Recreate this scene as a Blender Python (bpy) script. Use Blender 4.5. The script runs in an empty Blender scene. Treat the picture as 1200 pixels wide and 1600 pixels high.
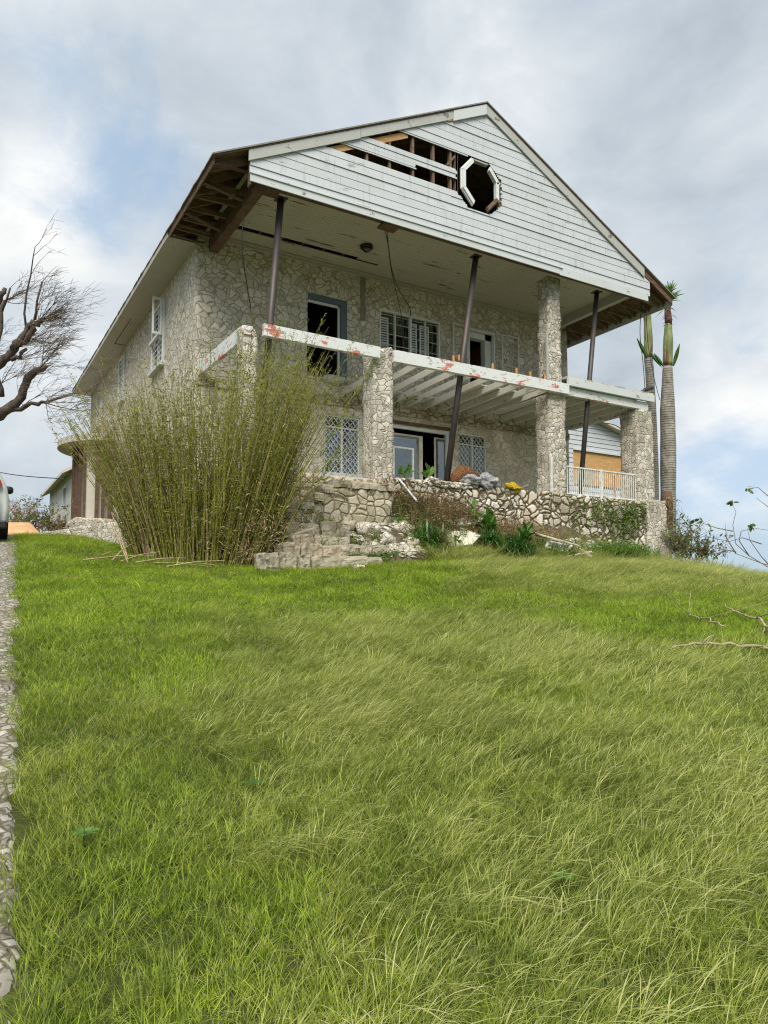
import bpy, math, random
import numpy as np
from mathutils import Vector, Matrix, noise
random.seed(7)
rng = np.random.default_rng(11)
R = math.radians
sc = bpy.context.scene
col = sc.collection
# ------------------------------------------------------------------ camera
YAW = R(30.49); PITCH = R(4.0); FPX = 1156.4
CAM = Vector((-5.49, -14.92, 1.6))
cd = bpy.data.cameras.new('camera'); cam = bpy.data.objects.new('camera', cd); col.objects.link(cam)
cam.location = CAM; cam.rotation_euler = (R(90) + PITCH, 0, -YAW)
cd.sensor_fit = 'VERTICAL'; cd.sensor_height = 36; cd.lens = 36 * FPX / 1600
cd.shift_y = 58.0 / 1600; cd.clip_start = .05; cd.clip_end = 3000
sc.camera = cam
# ------------------------------------------------------------------ node helper
class NT:
    def __init__(s, tree): s.t = tree; s.n = tree.nodes; s.l = tree.links
    def node(s, typ, ins=None, **kw):
        n = s.n.new(typ)
        for k, v in kw.items(): setattr(n, k, v)
        for k, v in (ins or {}).items():
            if isinstance(v, bpy.types.NodeSocket): s.l.new(v, n.inputs[k])
            elif v is not None: n.inputs[k].default_value = v
        return n
    def math(s, op, a, b=None, c=None, clamp=False):
        return s.node('ShaderNodeMath', {0: a, 1: b, 2: c}, operation=op, use_clamp=clamp).outputs[0]
    def vmath(s, op, a, b=None, out=0):
        return s.node('ShaderNodeVectorMath', {0: a, 1: b}, operation=op).outputs[out]
    def mix(s, f, a, b, blend='MIX'):
        n = s.n.new('ShaderNodeMix'); n.data_type = 'RGBA'; n.blend_type = blend; n.clamp_factor = True
        for i, v in ((0, f), (6, a), (7, b)):
            if isinstance(v, bpy.types.NodeSocket): s.l.new(v, n.inputs[i])
            else: n.inputs[i].default_value = v if i == 0 else (tuple(v) + (1,))[:4]
        return n.outputs[2]
    def noise(s, vec, scale=5, detail=4, rough=.55, dist=0, out=0):
        return s.node('ShaderNodeTexNoise', {'Vector': vec, 'Scale': scale, 'Detail': detail, 'Roughness': rough, 'Distortion': dist}).outputs[out]
    def rng(s, v, a, b, c=0., d=1., smooth=False):
        n = s.node('ShaderNodeMapRange', {0: v, 1: a, 2: b, 3: c, 4: d}); n.clamp = True
        if smooth: n.interpolation_type = 'SMOOTHSTEP'
        return n.outputs[0]
    def map(s, vec, scale=(1, 1, 1), loc=(0, 0, 0), rot=(0, 0, 0)):
        return s.node('ShaderNodeMapping', {'Vector': vec, 'Scale': scale, 'Location': loc, 'Rotation': rot}).outputs[0]
    def ramp(s, f, stops):
        n = s.node('ShaderNodeValToRGB', {0: f}); e = n.color_ramp.elements
        while len(e) < len(stops): e.new(.5)
        for el, (p, c) in zip(e, stops): el.position = p; el.color = tuple(c) + (1,)
        return n.outputs[0]
def srgb(r, g, b):
    f = lambda c: (c / 255 / 12.92) if c <= 10 else ((c / 255 + .055) / 1.055) ** 2.4
    return (f(r), f(g), f(b))
# ------------------------------------------------------------------ world: cloudy sky
SUN_EL, SUN_AZ_DIR = R(54), Vector((-.55, -.83, 0)).normalized()   # direction towards the sun on the ground plane
w = bpy.data.worlds.new('World'); sc.world = w; w.use_nodes = True
N = NT(w.node_tree); N.n.clear()
tc = N.node('ShaderNodeTexCoord').outputs['Generated']
sky = N.node('ShaderNodeTexSky', sky_type='NISHITA'); sky.sun_disc = False
sky.sun_elevation = SUN_EL; sky.sun_rotation = math.atan2(SUN_AZ_DIR.x, SUN_AZ_DIR.y)
sky.air_density = 1.0; sky.dust_density = 1.5
def pix_dir(px, py):
    a = (px - 600) / FPX; b = -(py - 858) / FPX
    Y = math.cos(PITCH) - b * math.sin(PITCH); Z = math.sin(PITCH) + b * math.cos(PITCH)
    return Vector((a * math.cos(YAW) + Y * math.sin(YAW), -a * math.sin(YAW) + Y * math.cos(YAW), Z)).normalized()
def blob(px, py, rad, amp):
    d = N.vmath('DOT_PRODUCT', tc, tuple(pix_dir(px, py)), 1)
    return N.rng(d, math.cos(rad), 1.0, 0, amp, True)
cv = N.map(tc, (1, 1, 1.5))
n1 = N.noise(cv, 3.4, 9, .60, .3); n2 = N.noise(N.map(cv, loc=(3.1, 1.7, .3)), 1.3, 6, .5, .3); n3 = N.noise(cv, 4.2, 7, .55, .35)
blue = blob(60, 300, .26, .01)
for b in ((240, 340, .14, .05), (1130, 800, .15, .055), (1000, 740, .14, .02), (60, 200, .2, .01)): blue = N.math('ADD', blue, blob(*b))
cover = N.math('SUBTRACT', N.math('ADD', N.math('MULTIPLY', n1, .62), N.math('MULTIPLY', n2, .38)), blue)
cover = N.rng(cover, .30, .47, 0, 1, True)
cover = N.math('ADD', N.math('MULTIPLY', cover, .80), .20)
shade = N.math('ADD', N.math('MULTIPLY', n3, .75), N.math('MULTIPLY', n2, .45))
for b in ((1150, 650, .15, .17), (0, 300, .14, .2), (150, 310, .14, .12), (620, 40, .7, .03), (1180, 850, .2, .2), (1080, 300, .3, -.05), (1130, 780, .14, -.08), (150, 700, .2, .08)): shade = N.math('ADD', shade, blob(*b))
cloud = N.ramp(N.rng(shade, .46, .88), [(0, (2.75, 3.1, 3.55)), (.3, (3.45, 3.85, 4.25)), (.6, (4.3, 4.65, 4.95)), (1, (6.1, 6.1, 6.0))])
blues = N.mix(.75, sky.outputs[0], (2.5, 3.6, 4.9))
skyc = N.mix(cover, blues, cloud)
bg = N.node('ShaderNodeBackground', {'Color': skyc, 'Strength': .1})
N.node('ShaderNodeOutputWorld', {'Surface': bg.outputs[0]})
sd = bpy.data.lights.new('sun', 'SUN'); sun = bpy.data.objects.new('sun', sd); col.objects.link(sun)
sd.energy = 3.0; sd.angle = R(36); sd.color = (1, .95, .86)
sun_dir = SUN_AZ_DIR * math.cos(SUN_EL) + Vector((0, 0, math.sin(SUN_EL)))
sun.rotation_euler = sun_dir.to_track_quat('Z', 'Y').to_euler(); sun.location = (-10, -30, 40)
vs = sc.view_settings; vs.view_transform = 'Standard'; vs.look = 'None'; vs.exposure = 0.75; vs.gamma = 1
sc.cycles.max_bounces = 8; sc.cycles.diffuse_bounces = 4; sc.cycles.transparent_max_bounces = 8
sc.cycles.use_denoising = True; sc.cycles.denoising_prefilter = 'NONE'; sc.cycles.denoising_input_passes = 'RGB_ALBEDO_NORMAL'
sc.cycles.filter_width = 1.15
# ------------------------------------------------------------------ rays from photo coordinates (1200x1600) onto real planes
def ray(px, py):
    a = (px - 600) / FPX; b = -(py - 858) / FPX
    Y = math.cos(PITCH) - b * math.sin(PITCH); Z = math.sin(PITCH) + b * math.cos(PITCH)
    return Vector((a * math.cos(YAW) + Y * math.sin(YAW), -a * math.sin(YAW) + Y * math.cos(YAW), Z))
def Py(px, py, y): r = ray(px, py); return CAM + r * ((y - CAM.y) / r.y)
def Px(px, py, x): r = ray(px, py); return CAM + r * ((x - CAM.x) / r.x)
def Pz(px, py, z): r = ray(px, py); return CAM + r * ((z - CAM.z) / r.z)
def Pd(px, py, D): return CAM + ray(px, py) * D
def to_xy(X, Y): return (CAM.x + X * math.cos(YAW) + Y * math.sin(YAW), CAM.y - X * math.sin(YAW) + Y * math.cos(YAW))
def to_XY(x, y):
    dx, dy = x - CAM.x, y - CAM.y
    return dx * math.cos(YAW) - dy * math.sin(YAW), dx * math.sin(YAW) + dy * math.cos(YAW)
# ------------------------------------------------------------------ terrain height
_a = [-1.2, -.55, -.42, -.34, -.2, -.1, .1, .2, .35, .5, .9]
_c = [.095, .088, .086, .070, .058, .052, .056, .053, .048, .030, -.02]
_m = [.19, .19, .186, .18, .17, .165, .162, .16, .155, .15, .14]
def ground_np(X, Y):
    X = np.asarray(X, float); Y = np.asarray(Y, float)
    a = np.clip(X / np.maximum(Y, 3.0), -1.2, .9)
    c = np.interp(a, _a, _c); m = np.interp(a, _a, _m)
    Yc = np.clip(Y, -8, 40)
    z1 = m * Yc; z2 = 1.6 + c * Yc; k = .10
    z = -k * np.logaddexp(-z1 / k, -z2 / k)
    z = z + .05 * np.sin(X * .9 + 1) * np.sin(Y * .6) * np.clip(Y / 5, 0, 1) * np.clip((22 - Y) / 8, 0, 1)
    right = np.clip((X - 7) / 5, 0, 1)
    z = z - np.maximum(Y - 22, 0) * .22 * right
    z = z - np.maximum(Y - 45, 0) * .12 - np.maximum(np.abs(X) - 18, 0) * .12 - np.maximum(-8 - Y, 0) * .05
    return np.maximum(z, -30)
def gz(x, y):
    X, Y = to_XY(x, y); return float(ground_np(X, Y))
def on_ground(px, py, lo=1.5, hi=40):
    """first hit of a photo ray with the terrain"""
    r = ray(px, py); t = lo
    while t < hi:
        p = CAM + r * t
        if p.z < gz(p.x, p.y): break
        t += .03
    p = CAM + r * t; return Vector((p.x, p.y, gz(p.x, p.y)))
# ------------------------------------------------------------------ mesh builder
class MB:
    def __init__(s): s.v = []; s.f = []
    def add(s, vs, fs):
        b = len(s.v); s.v += [tuple(v) for v in vs]; s.f += [tuple(i + b for i in f) for f in fs]; return s
    def box(s, x0, x1, y0, y1, z0, z1):
        return s.add([(x, y, z) for z in (z0, z1) for y in (y0, y1) for x in (x0, x1)],
                     [(0, 2, 3, 1), (4, 5, 7, 6), (0, 1, 5, 4), (2, 6, 7, 3), (0, 4, 6, 2), (1, 3, 7, 5)])
    def beam(s, p, q, wd, ht, up=(0, 0, 1), jit=0):
        p = Vector(p); q = Vector(q); d = (q - p).normalized(); u = Vector(up)
        r = d.cross(u).normalized(); u = r.cross(d).normalized()
        vs = [c + r * (a * wd / 2) + u * (b * ht / 2) + Vector([random.uniform(-jit, jit) for _ in range(3)]) for c in (p, q) for a, b in ((-1, -1), (1, -1), (1, 1), (-1, 1))]
        return s.add(vs, [(0, 1, 2, 3), (7, 6, 5, 4), (0, 4, 5, 1), (1, 5, 6, 2), (2, 6, 7, 3), (3, 7, 4, 0)])
    def tube(s, pts, rad, n=6, cap=True):
        pts = [Vector(p) for p in pts]; k = len(pts)
        if not hasattr(rad, '__len__'): rad = [rad] * k
        b = len(s.v); ref = Vector((0, 0, 1))
        for i, p in enumerate(pts):
            d = (pts[min(i + 1, k - 1)] - pts[max(i - 1, 0)])
            d = d.normalized() if d.length > 1e-9 else Vector((0, 0, 1))
            if abs(d.dot(ref)) > .95: ref = Vector((1, .3, 0)).normalized()
            u = d.cross(ref).normalized(); v = d.cross(u)
            ref = -u.cross(d) if False else ref
            for j in range(n):
                a = 2 * math.pi * j / n; s.v.append(tuple(p + (u * math.cos(a) + v * math.sin(a)) * rad[i]))
        for i in range(k - 1):
            for j in range(n):
                j2 = (j + 1) % n; s.f.append((b + i * n + j, b + i * n + j2, b + (i + 1) * n + j2, b + (i + 1) * n + j))
        if cap and n > 2: s.f.append(tuple(b + j for j in range(n))[::-1]); s.f.append(tuple(b + (k - 1) * n + j for j in range(n)))
        return s
    def prism(s, poly, fn0, fn1):
        """poly of 2-D points extruded between two mappings"""
        n = len(poly); a = [fn0(*p) for p in poly]; b = [fn1(*p) for p in poly]
        return s.add(a + b, [tuple(range(n)), tuple(range(2 * n - 1, n - 1, -1))] + [(i, i + n, (i + 1) % n + n, (i + 1) % n) for i in range(n)])
    def blob(s, c, r, seed=0, n=10, m=7, amp=.25, sq=2.4):
        """rough angular stone"""
        c = Vector(c); b = len(s.v); off = Vector((seed * 1.7, seed * .9, seed * 2.3))
        vs = []
        for i in range(m + 1):
            th = math.pi * i / m
            for j in range(n):
                ph = 2 * math.pi * j / n
                d = Vector((math.sin(th) * math.cos(ph), math.sin(th) * math.sin(ph), math.cos(th)))
                k = 1 / (abs(d.x) ** sq + abs(d.y) ** sq + abs(d.z) ** sq) ** (1 / sq)
                k *= 1 + amp * noise.noise(d * 1.5 + off) + amp * .5 * noise.noise(d * 4 + off)
                vs.append(c + Vector((d.x * r[0], d.y * r[1], d.z * r[2])) * k)
        fs = [(i * n + j, (i + 1) * n + j, (i + 1) * n + (j + 1) % n, i * n + (j + 1) % n) for i in range(m) for j in range(n)]
        return s.add(vs, fs)
    def leaf(s, p, d, ln, wd, nrm=None, droop=.0, seg=2):
        p = Vector(p); d = Vector(d).normalized()
        if nrm is None: nrm = Vector((random.uniform(-1, 1), random.uniform(-1, 1), random.uniform(-1, 1)))
        r = d.cross(nrm)
        r = r.normalized() if r.length > 1e-4 else Vector((1, 0, 0))
        b = len(s.v); s.v.append(tuple(p))
        for i in range(1, seg + 1):
            t = i / (seg + 1); c = p + d * ln * t + Vector((0, 0, -droop * ln * t * t)); ww = wd / 2 * math.sin(math.pi * (t * .8 + .12))
            s.v.append(tuple(c + r * ww)); s.v.append(tuple(c - r * ww))
        s.v.append(tuple(p + d * ln + Vector((0, 0, -droop * ln))))
        s.f.append((b, b + 1, b + 2))
        for i in range(seg - 1): s.f.append((b + 1 + 2 * i, b + 3 + 2 * i, b + 4 + 2 * i, b + 2 + 2 * i))
        e = b + 2 * seg; s.f.append((e - 1, e + 1, e)); return s
    def build(s, name, mat, parent=None, smooth=False, bevel=0, root=None):
        me = bpy.data.meshes.new(name)
        off = world_loc(parent) if parent else (root if root is not None else Vector((0, 0, 0)))
        vs = np.array(s.v, dtype=np.float64) - np.array(off)
        me.from_pydata(vs.tolist(), [], s.f); me.update()
        if smooth: me.polygons.foreach_set('use_smooth', [True] * len(me.polygons))
        o = bpy.data.objects.new(name, me); col.objects.link(o)
        if mat: me.materials.append(mat)
        if parent: o.parent = parent
        elif root is not None: o.location = root
        if bevel:
            m = o.modifiers.new('bevel', 'BEVEL'); m.width = bevel; m.segments = 2; m.limit_method = 'ANGLE'
        return o
def world_loc(o):
    v = Vector((0, 0, 0))
    while o: v += o.location; o = o.parent
    return v
def tag(o, label=None, cat=None, group=None, kind=None):
    if label: o['label'] = label
    if cat: o['category'] = cat
    if group: o['group'] = group
    if kind: o['kind'] = kind
    return o
def thing(name, loc, label, cat, group=None):
    o = bpy.data.objects.new(name, None); col.objects.link(o); o.location = loc; o.empty_display_size = .2
    return tag(o, label, cat, group)
def copy_tree(o, loc=None, rot=None, scale=None, parent=None):
    c = o.copy(); col.objects.link(c); c.parent = parent
    if loc is not None: c.location = loc
    if rot is not None: c.rotation_euler = rot
    if scale is not None: c.scale = (scale,) * 3
    for ch in list(o.children): copy_tree(ch, parent=c)
    return c
# ------------------------------------------------------------------ materials
def new_mat(name):
    m = bpy.data.materials.new(name); m.use_nodes = True; T = NT(m.node_tree)
    T.b = T.n['Principled BSDF']; T.o = T.n['Material Output']; T.oc = T.node('ShaderNodeTexCoord').outputs['Object']
    T.pos = T.node('ShaderNodeNewGeometry').outputs['Position']
    T.m = m; return T
def setp(T, **k):
    for n, v in k.items():
        n = {'col': 'Base Color', 'rough': 'Roughness', 'metal': 'Metallic', 'spec': 'Specular IOR Level', 'normal': 'Normal', 'emit': 'Emission Color', 'es': 'Emission Strength', 'trans': 'Transmission Weight', 'alpha': 'Alpha'}[n]
        if isinstance(v, bpy.types.NodeSocket): T.l.new(v, T.b.inputs[n])
        else: T.b.inputs[n].default_value = (tuple(v) + (1,)) if isinstance(v, tuple) and len(v) == 3 else v
def bump(T, h, dist=.01, strength=1.):
    b = T.node('ShaderNodeBump', {'Height': h, 'Distance': dist, 'Strength': strength}); setp(T, normal=b.outputs[0])
def stone_mat(name, size, cols, mortar, depth=.03, joint=.16, sq=(1, 1, 1.15), lichen=.35, rand=.85, lich_col=(.10, .095, .075), warm=.3):
    T = new_mat(name)
    p = T.map(T.pos, sq)
    p0 = p; wob = T.noise(p, 2.2 / size * .35, 3, .5, 0, 1)
    p = T.vmath('ADD', p, T.vmath('SCALE', T.vmath('SUBTRACT', wob, (.5, .5, .5)), None))
    p.node.inputs[1].links[0].from_node.inputs['Scale'].default_value = size * .55
    w2 = T.node('ShaderNodeVectorMath', {0: T.vmath('SUBTRACT', T.noise(p0, .30 / size, 1, .5, 0, 1), (.5, .5, .5)), 'Scale': size * 2.6}, operation='SCALE').outputs[0]
    p = T.vmath('ADD', p, w2)
    ve = T.node('ShaderNodeTexVoronoi', {'Vector': p, 'Scale': 1 / size, 'Randomness': rand}, feature='DISTANCE_TO_EDGE')
    vc = T.node('ShaderNodeTexVoronoi', {'Vector': p, 'Scale': 1 / size, 'Randomness': rand}, feature='F1')
    fine = T.noise(T.pos, 26, 6, .65); mid = T.noise(T.pos, 7, 5, .6); big = T.noise(T.pos, .55, 4, .6, .4)
    edge = T.math('ADD', ve.outputs['Distance'], T.math('MULTIPLY', T.math('SUBTRACT', mid, .5), .10))
    st = T.rng(edge, joint * .45, joint * 1.15, 0, 1, True)
    sepc = T.node('ShaderNodeSeparateColor', {0: vc.outputs['Color']})
    base = T.ramp(sepc.outputs[0], [(0, cols[0]), (.5, cols[1]), (1, cols[2])])
    base = T.mix(T.rng(mid, .35, .7, 0, .35), base, tuple(c * .62 for c in cols[0]))
    base = T.mix(T.math('MULTIPLY', T.rng(fine, .5, .72), .55), base, tuple(c * .42 for c in cols[0]))
    base = T.mix(T.rng(big, .5, .72, 0, warm), base, (.50, .38, .24))
    mo = T.mix(T.rng(fine, .3, .7), mortar, tuple(c * .6 for c in mortar))
    c = T.mix(st, mo, base)
    lm = T.math('MULTIPLY', T.rng(T.noise(T.map(T.pos, (1, 1, .55)), 1.3, 7, .68, .6), .52, .66), lichen)
    c = T.mix(lm, c, lich_col)
    setp(T, col=c, rough=.93, spec=.2)
    h = T.math('ADD', T.math('MULTIPLY', T.rng(edge, 0, joint * 1.9, 0, 1, True), depth * .8),
               T.math('ADD', T.math('MULTIPLY', mid, depth * .45), T.math('MULTIPLY', fine, depth * .22)))
    d = T.node('ShaderNodeDisplacement', {'Height': h, 'Midlevel': depth * .6, 'Scale': 1.0})
    T.l.new(d.outputs[0], T.o.inputs['Displacement'])
    T.m.displacement_method = 'BOTH'
    return T.m
M = {}
M['wall_up'] = stone_mat('wall_stone', .195, [srgb(190, 183, 168), srgb(212, 206, 192), srgb(228, 223, 212)], srgb(172, 163, 145), .014, .065, lichen=.18, rand=.95)
M['wall_low'] = stone_mat('lower_wall_stone', .205, [srgb(198, 190, 170), srgb(214, 206, 186), srgb(226, 219, 202)], srgb(186, 176, 156), .010, .06, lichen=.2, rand=.95)
M['pillar'] = stone_mat('pillar_stone', .155, [srgb(170, 163, 148), srgb(198, 191, 178), srgb(220, 215, 205)], srgb(168, 159, 142), .022, .055, sq=(1, 1, 1.15), rand=.6, lichen=.4)
M['retain'] = stone_mat('retaining_stone', .23, [srgb(175, 165, 145), srgb(205, 197, 180), srgb(226, 221, 208)], srgb(100, 88, 68), .06, .105, lichen=.5, lich_col=srgb(92, 90, 58), rand=.95)
M['flank'] = stone_mat('flank_stone', .25, [srgb(158, 148, 126), srgb(188, 178, 156), srgb(206, 197, 180)], srgb(142, 130, 106), .035, .075, lichen=.6, rand=.6, lich_col=srgb(96, 92, 66))
M['steps'] = stone_mat('step_stone', 7., [srgb(152, 143, 122), srgb(172, 163, 143), srgb(192, 185, 168)], srgb(140, 132, 114), .010, .004, lichen=1, lich_col=srgb(100, 94, 76))
M['chunk'] = stone_mat('limestone_chunk', .12, [srgb(190, 182, 165), srgb(210, 204, 190), srgb(226, 222, 212)], srgb(170, 160, 138), .02, .06, lichen=.3)
M['track'] = stone_mat('track_stone', .065, [srgb(120, 114, 104), srgb(152, 147, 137), srgb(186, 182, 172)], srgb(112, 104, 88), .010, .10, sq=(1, 1, 1), lichen=.6, rand=1)
def paint_mat(name, base, dirt, peel, peel_amt=.5, stretch=(1, 1, 1), board=None, groove=None, rough=.6, peel2=None, scale=3, dirt_amt=.35, thr=.6):
    T = new_mat(name); p = T.map(T.pos, stretch)
    n = T.noise(p, scale, 8, .68, .3); f = T.noise(p, scale * 6, 5, .65); big = T.noise(T.pos, .7, 4, .6)
    c = T.mix(T.math('MULTIPLY', T.rng(f, .35, .8), dirt_amt), base, dirt)
    c = T.mix(T.rng(big, .45, .75, 0, .3), c, dirt)
    if board:
        sx = T.node('ShaderNodeSeparateXYZ', {0: T.pos}); bi = T.math('FLOOR', T.math('DIVIDE', T.math('SUBTRACT', sx.outputs[2], board[0]), board[1]))
        wn_ = T.node('ShaderNodeTexWhiteNoise', {1: T.math('ADD', bi, T.math('MULTIPLY', T.math('FLOOR', T.math('DIVIDE', sx.outputs[0], 3.1)), 17))}, noise_dimensions='1D').outputs[0]
        c = T.mix(T.math('MULTIPLY', wn_, .28), c, dirt)
        run = T.noise(T.map(T.pos, (5, 1, .5)), 3, 5, .6); c = T.mix(T.rng(run, .55, .72, 0, .45), c, tuple(x * .6 for x in dirt))
    pm = T.math('MULTIPLY', T.rng(T.math('ADD', T.math('MULTIPLY', n, .85), T.math('MULTIPLY', f, .15)), thr, thr + .015), peel_amt)
    c = T.mix(pm, c, peel)
    if peel2:
        n2 = T.noise(T.map(p, loc=(7, 3, 1)), scale * .7, 8, .7, .4)
        c = T.mix(T.rng(n2, .572, .587), c, peel2)
    h = T.math('ADD', T.math('MULTIPLY', pm, -1), T.math('MULTIPLY', f, .3))
    if groove:
        ax, sp = groove
        s = T.node('ShaderNodeSeparateXYZ', {0: T.pos}).outputs[ax]
        fr = T.math('FRACT', T.math('DIVIDE', s, sp)); g = T.rng(T.math('ABSOLUTE', T.math('SUBTRACT', fr, .5)), .455, .495)
        c = T.mix(T.math('MULTIPLY', g, .75), c, tuple(x * .3 for x in dirt)); h = T.math('SUBTRACT', h, T.math('MULTIPLY', g, 2))
    setp(T, col=c, rough=rough, spec=.35); bump(T, h, .004); return T.m
M['siding'] = paint_mat('siding_paint', srgb(196, 200, 204), srgb(172, 174, 174), srgb(138, 130, 116), .8, (.3, 1, 2.6), scale=4, thr=.63, board=(10.67, .205), dirt_amt=.25)
M['trim'] = paint_mat('trim_paint', srgb(200, 204, 206), srgb(170, 174, 166), srgb(110, 98, 80), .8, (.6, .6, 1.2), scale=5, thr=.62)
M['rake'] = paint_mat('rake_paint', srgb(176, 177, 173), srgb(142, 140, 132), srgb(105, 96, 82), .8, (.6, 1, .9), scale=4, thr=.60)
M['beam'] = paint_mat('beam_paint', srgb(214, 217, 216), srgb(192, 194, 184), srgb(150, 150, 140), .7, (.7, 1, 1.6), scale=4, thr=.58, peel2=srgb(190, 118, 104))
M['ceiling'] = paint_mat('ceiling_paint', srgb(186, 182, 162), srgb(150, 144, 120), srgb(96, 82, 58), .9, (.35, 2.6, 1), groove=(1, .115), scale=2.6, thr=.60, dirt_amt=.4)
M['soffit'] = paint_mat('soffit_paint', srgb(176, 173, 162), srgb(146, 142, 130), srgb(116, 110, 98), .4, (2, .6, 1), scale=2, thr=.62)
M['joist'] = paint_mat('joist_paint', srgb(205, 203, 192), srgb(150, 146, 130), srgb(120, 108, 88), .8, (1.5, .5, 1.5), scale=5, thr=.6)
M['frame'] = paint_mat('frame_paint', srgb(218, 222, 220), srgb(180, 182, 175), srgb(120, 110, 95), .7, scale=8, thr=.66)
M['bluegrey'] = paint_mat('bluegrey_paint', srgb(96, 108, 122), srgb(78, 86, 96), srgb(130, 128, 120), .5, scale=6, thr=.66)
M['plaster'] = paint_mat('plaster', srgb(196, 193, 180), srgb(168, 163, 146), srgb(130, 124, 106), .5, (1, 1, .6), scale=1.5, thr=.6)
M['concrete'] = paint_mat('concrete', srgb(190, 188, 178), srgb(150, 147, 136), srgb(112, 108, 96), .6, scale=2.5, thr=.56, rough=.9)
M['cement'] = paint_mat('cement', srgb(140, 137, 128), srgb(118, 114, 104), srgb(100, 95, 85), .6, scale=2.5, thr=.56, rough=.9)
M['slab'] = paint_mat('pale_slab', srgb(206, 200, 184), srgb(176, 168, 148), srgb(140, 130, 110), .5, scale=4, thr=.6, rough=.9)
def wood_mat(name, c0, c1, axis=(1, 8, 8), rough=.8, scale=3):
    T = new_mat(name); p = T.map(T.pos, axis); n = T.noise(p, scale, 6, .65, .6); f = T.noise(T.pos, 30, 3)
    c = T.mix(T.rng(n, .32, .68), c0, c1); c = T.mix(T.rng(f, .5, .8, 0, .4), c, tuple(x * .5 for x in c0))
    setp(T, col=c, rough=rough, spec=.25); bump(T, n, .004); return T.m
M['dark_wood'] = wood_mat('dark_wood', srgb(74, 56, 45), srgb(116, 92, 74), (1, 1, 6))
M['rafter'] = wood_mat('rafter_wood', srgb(92, 74, 60), srgb(142, 118, 96), (1, 8, 8))
M['raw_wood'] = wood_mat('raw_wood', srgb(168, 128, 82), srgb(206, 170, 120), (1, 1, 8))
M['stub'] = wood_mat('stub_wood', srgb(150, 108, 62), srgb(196, 152, 98), (6, 1, 6))
M['plywood'] = wood_mat('plywood', srgb(176, 132, 84), srgb(206, 166, 112), (1, 1, 7), scale=2)
M['grey_wood'] = wood_mat('grey_wood', srgb(150, 138, 118), srgb(196, 186, 164), (2, 2, 2), scale=6)
M['shingle'] = wood_mat('shingle', srgb(118, 116, 112), srgb(150, 146, 140), (1, 1, 1), scale=9, rough=.95)
def flat_mat(name, c, rough=.6, metal=0, spec=.5, var=.25, scale=8, c2=None, bmp=.003):
    T = new_mat(name); n = T.noise(T.pos, scale, 5, .6)
    setp(T, col=T.mix(T.rng(n, .35, .7, 0, 1 if c2 else var), c, c2 or tuple(x * .55 for x in c)), rough=rough, metal=metal, spec=spec)
    bump(T, n, bmp); return T.m
M['steel'] = flat_mat('rusty_steel', srgb(62, 62, 66), .55, .3, .5, c2=srgb(84, 70, 62), scale=5)
M['black'] = flat_mat('black_plastic', srgb(32, 32, 34), .45)
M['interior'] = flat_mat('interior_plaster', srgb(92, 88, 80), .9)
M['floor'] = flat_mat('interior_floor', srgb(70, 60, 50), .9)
M['cable'] = flat_mat('cable', srgb(48, 44, 42), .6)
M['white_metal'] = flat_mat('white_metal', srgb(222, 224, 220), .45, 0, .5, c2=srgb(186, 184, 172), scale=10)
M['silver'] = flat_mat('aluminium', srgb(188, 192, 196), .35, .6)
M['bag_grey'] = flat_mat('grey_plastic_bag', srgb(186, 186, 186), .4, 0, .5, c2=srgb(158, 158, 160), scale=6)
def crumple(m):
    T = NT(m.node_tree); bs = T.n['Principled BSDF']; g = T.node('ShaderNodeNewGeometry').outputs['Position']
    v = T.node('ShaderNodeTexVoronoi', {'Vector': T.vmath('ADD', g, T.noise(g, 5, 3, .6, 0, 1)), 'Scale': 14}, feature='F1'); bb = T.node('ShaderNodeBump', {'Height': v.outputs['Distance'], 'Distance': .04, 'Strength': 1.})
    T.l.new(bb.outputs[0], bs.inputs['Normal'])
M['bag_yellow'] = flat_mat('yellow_bag', srgb(226, 200, 20), .4, 0, .5, c2=srgb(186, 150, 20), scale=14)
M['bag_green'] = flat_mat('green_bag', srgb(70, 92, 48), .5)
M['cushion'] = flat_mat('brown_vinyl', srgb(146, 98, 58), .5, 0, .4, c2=srgb(112, 72, 42), scale=5)
for _n in ('bag_grey', 'bag_yellow', 'cushion'): crumple(M[_n])
M['car'] = flat_mat('car_paint', srgb(212, 216, 214), .25, 0, .6, var=.05)
M['tail'] = flat_mat('tail_lamp', srgb(170, 24, 26), .2)
M['tyre'] = flat_mat('tyre', srgb(30, 30, 31), .85)
M['dark_glass'] = flat_mat('dark_glass', srgb(26, 30, 34), .06, 0, .8, var=.1)
M['louver'] = flat_mat('louver_white', srgb(222, 226, 228), .5)
M['dirt'] = flat_mat('orange_soil', srgb(186, 140, 98), .95, c2=srgb(206, 168, 124), scale=3)
M['soil'] = flat_mat('dark_soil', srgb(66, 56, 42), .95, c2=srgb(98, 86, 62), scale=5, bmp=.03)
def glass_mat(name, c, f, rough=.04):
    T = new_mat(name)
    g = T.node('ShaderNodeBsdfGlossy', {'Roughness': rough, 'Color': (.9, .93, .95, 1)}); d = T.node('ShaderNodeBsdfTransparent', {'Color': tuple(c) + (1,)})
    fr = T.node('ShaderNodeFresnel', {'IOR': 1.5}); mx = T.node('ShaderNodeMixShader', {0: T.math('ADD', fr.outputs[0], f, clamp=True), 1: d.outputs[0], 2: g.outputs[0]})
    T.l.new(mx.outputs[0], T.o.inputs['Surface']); return T.m
M['glass'] = glass_mat('window_glass', (.62, .64, .62), .16)
M['curtain'] = flat_mat('pale_curtain', srgb(216, 208, 192), .8, c2=srgb(172, 166, 152), scale=3)
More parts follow.
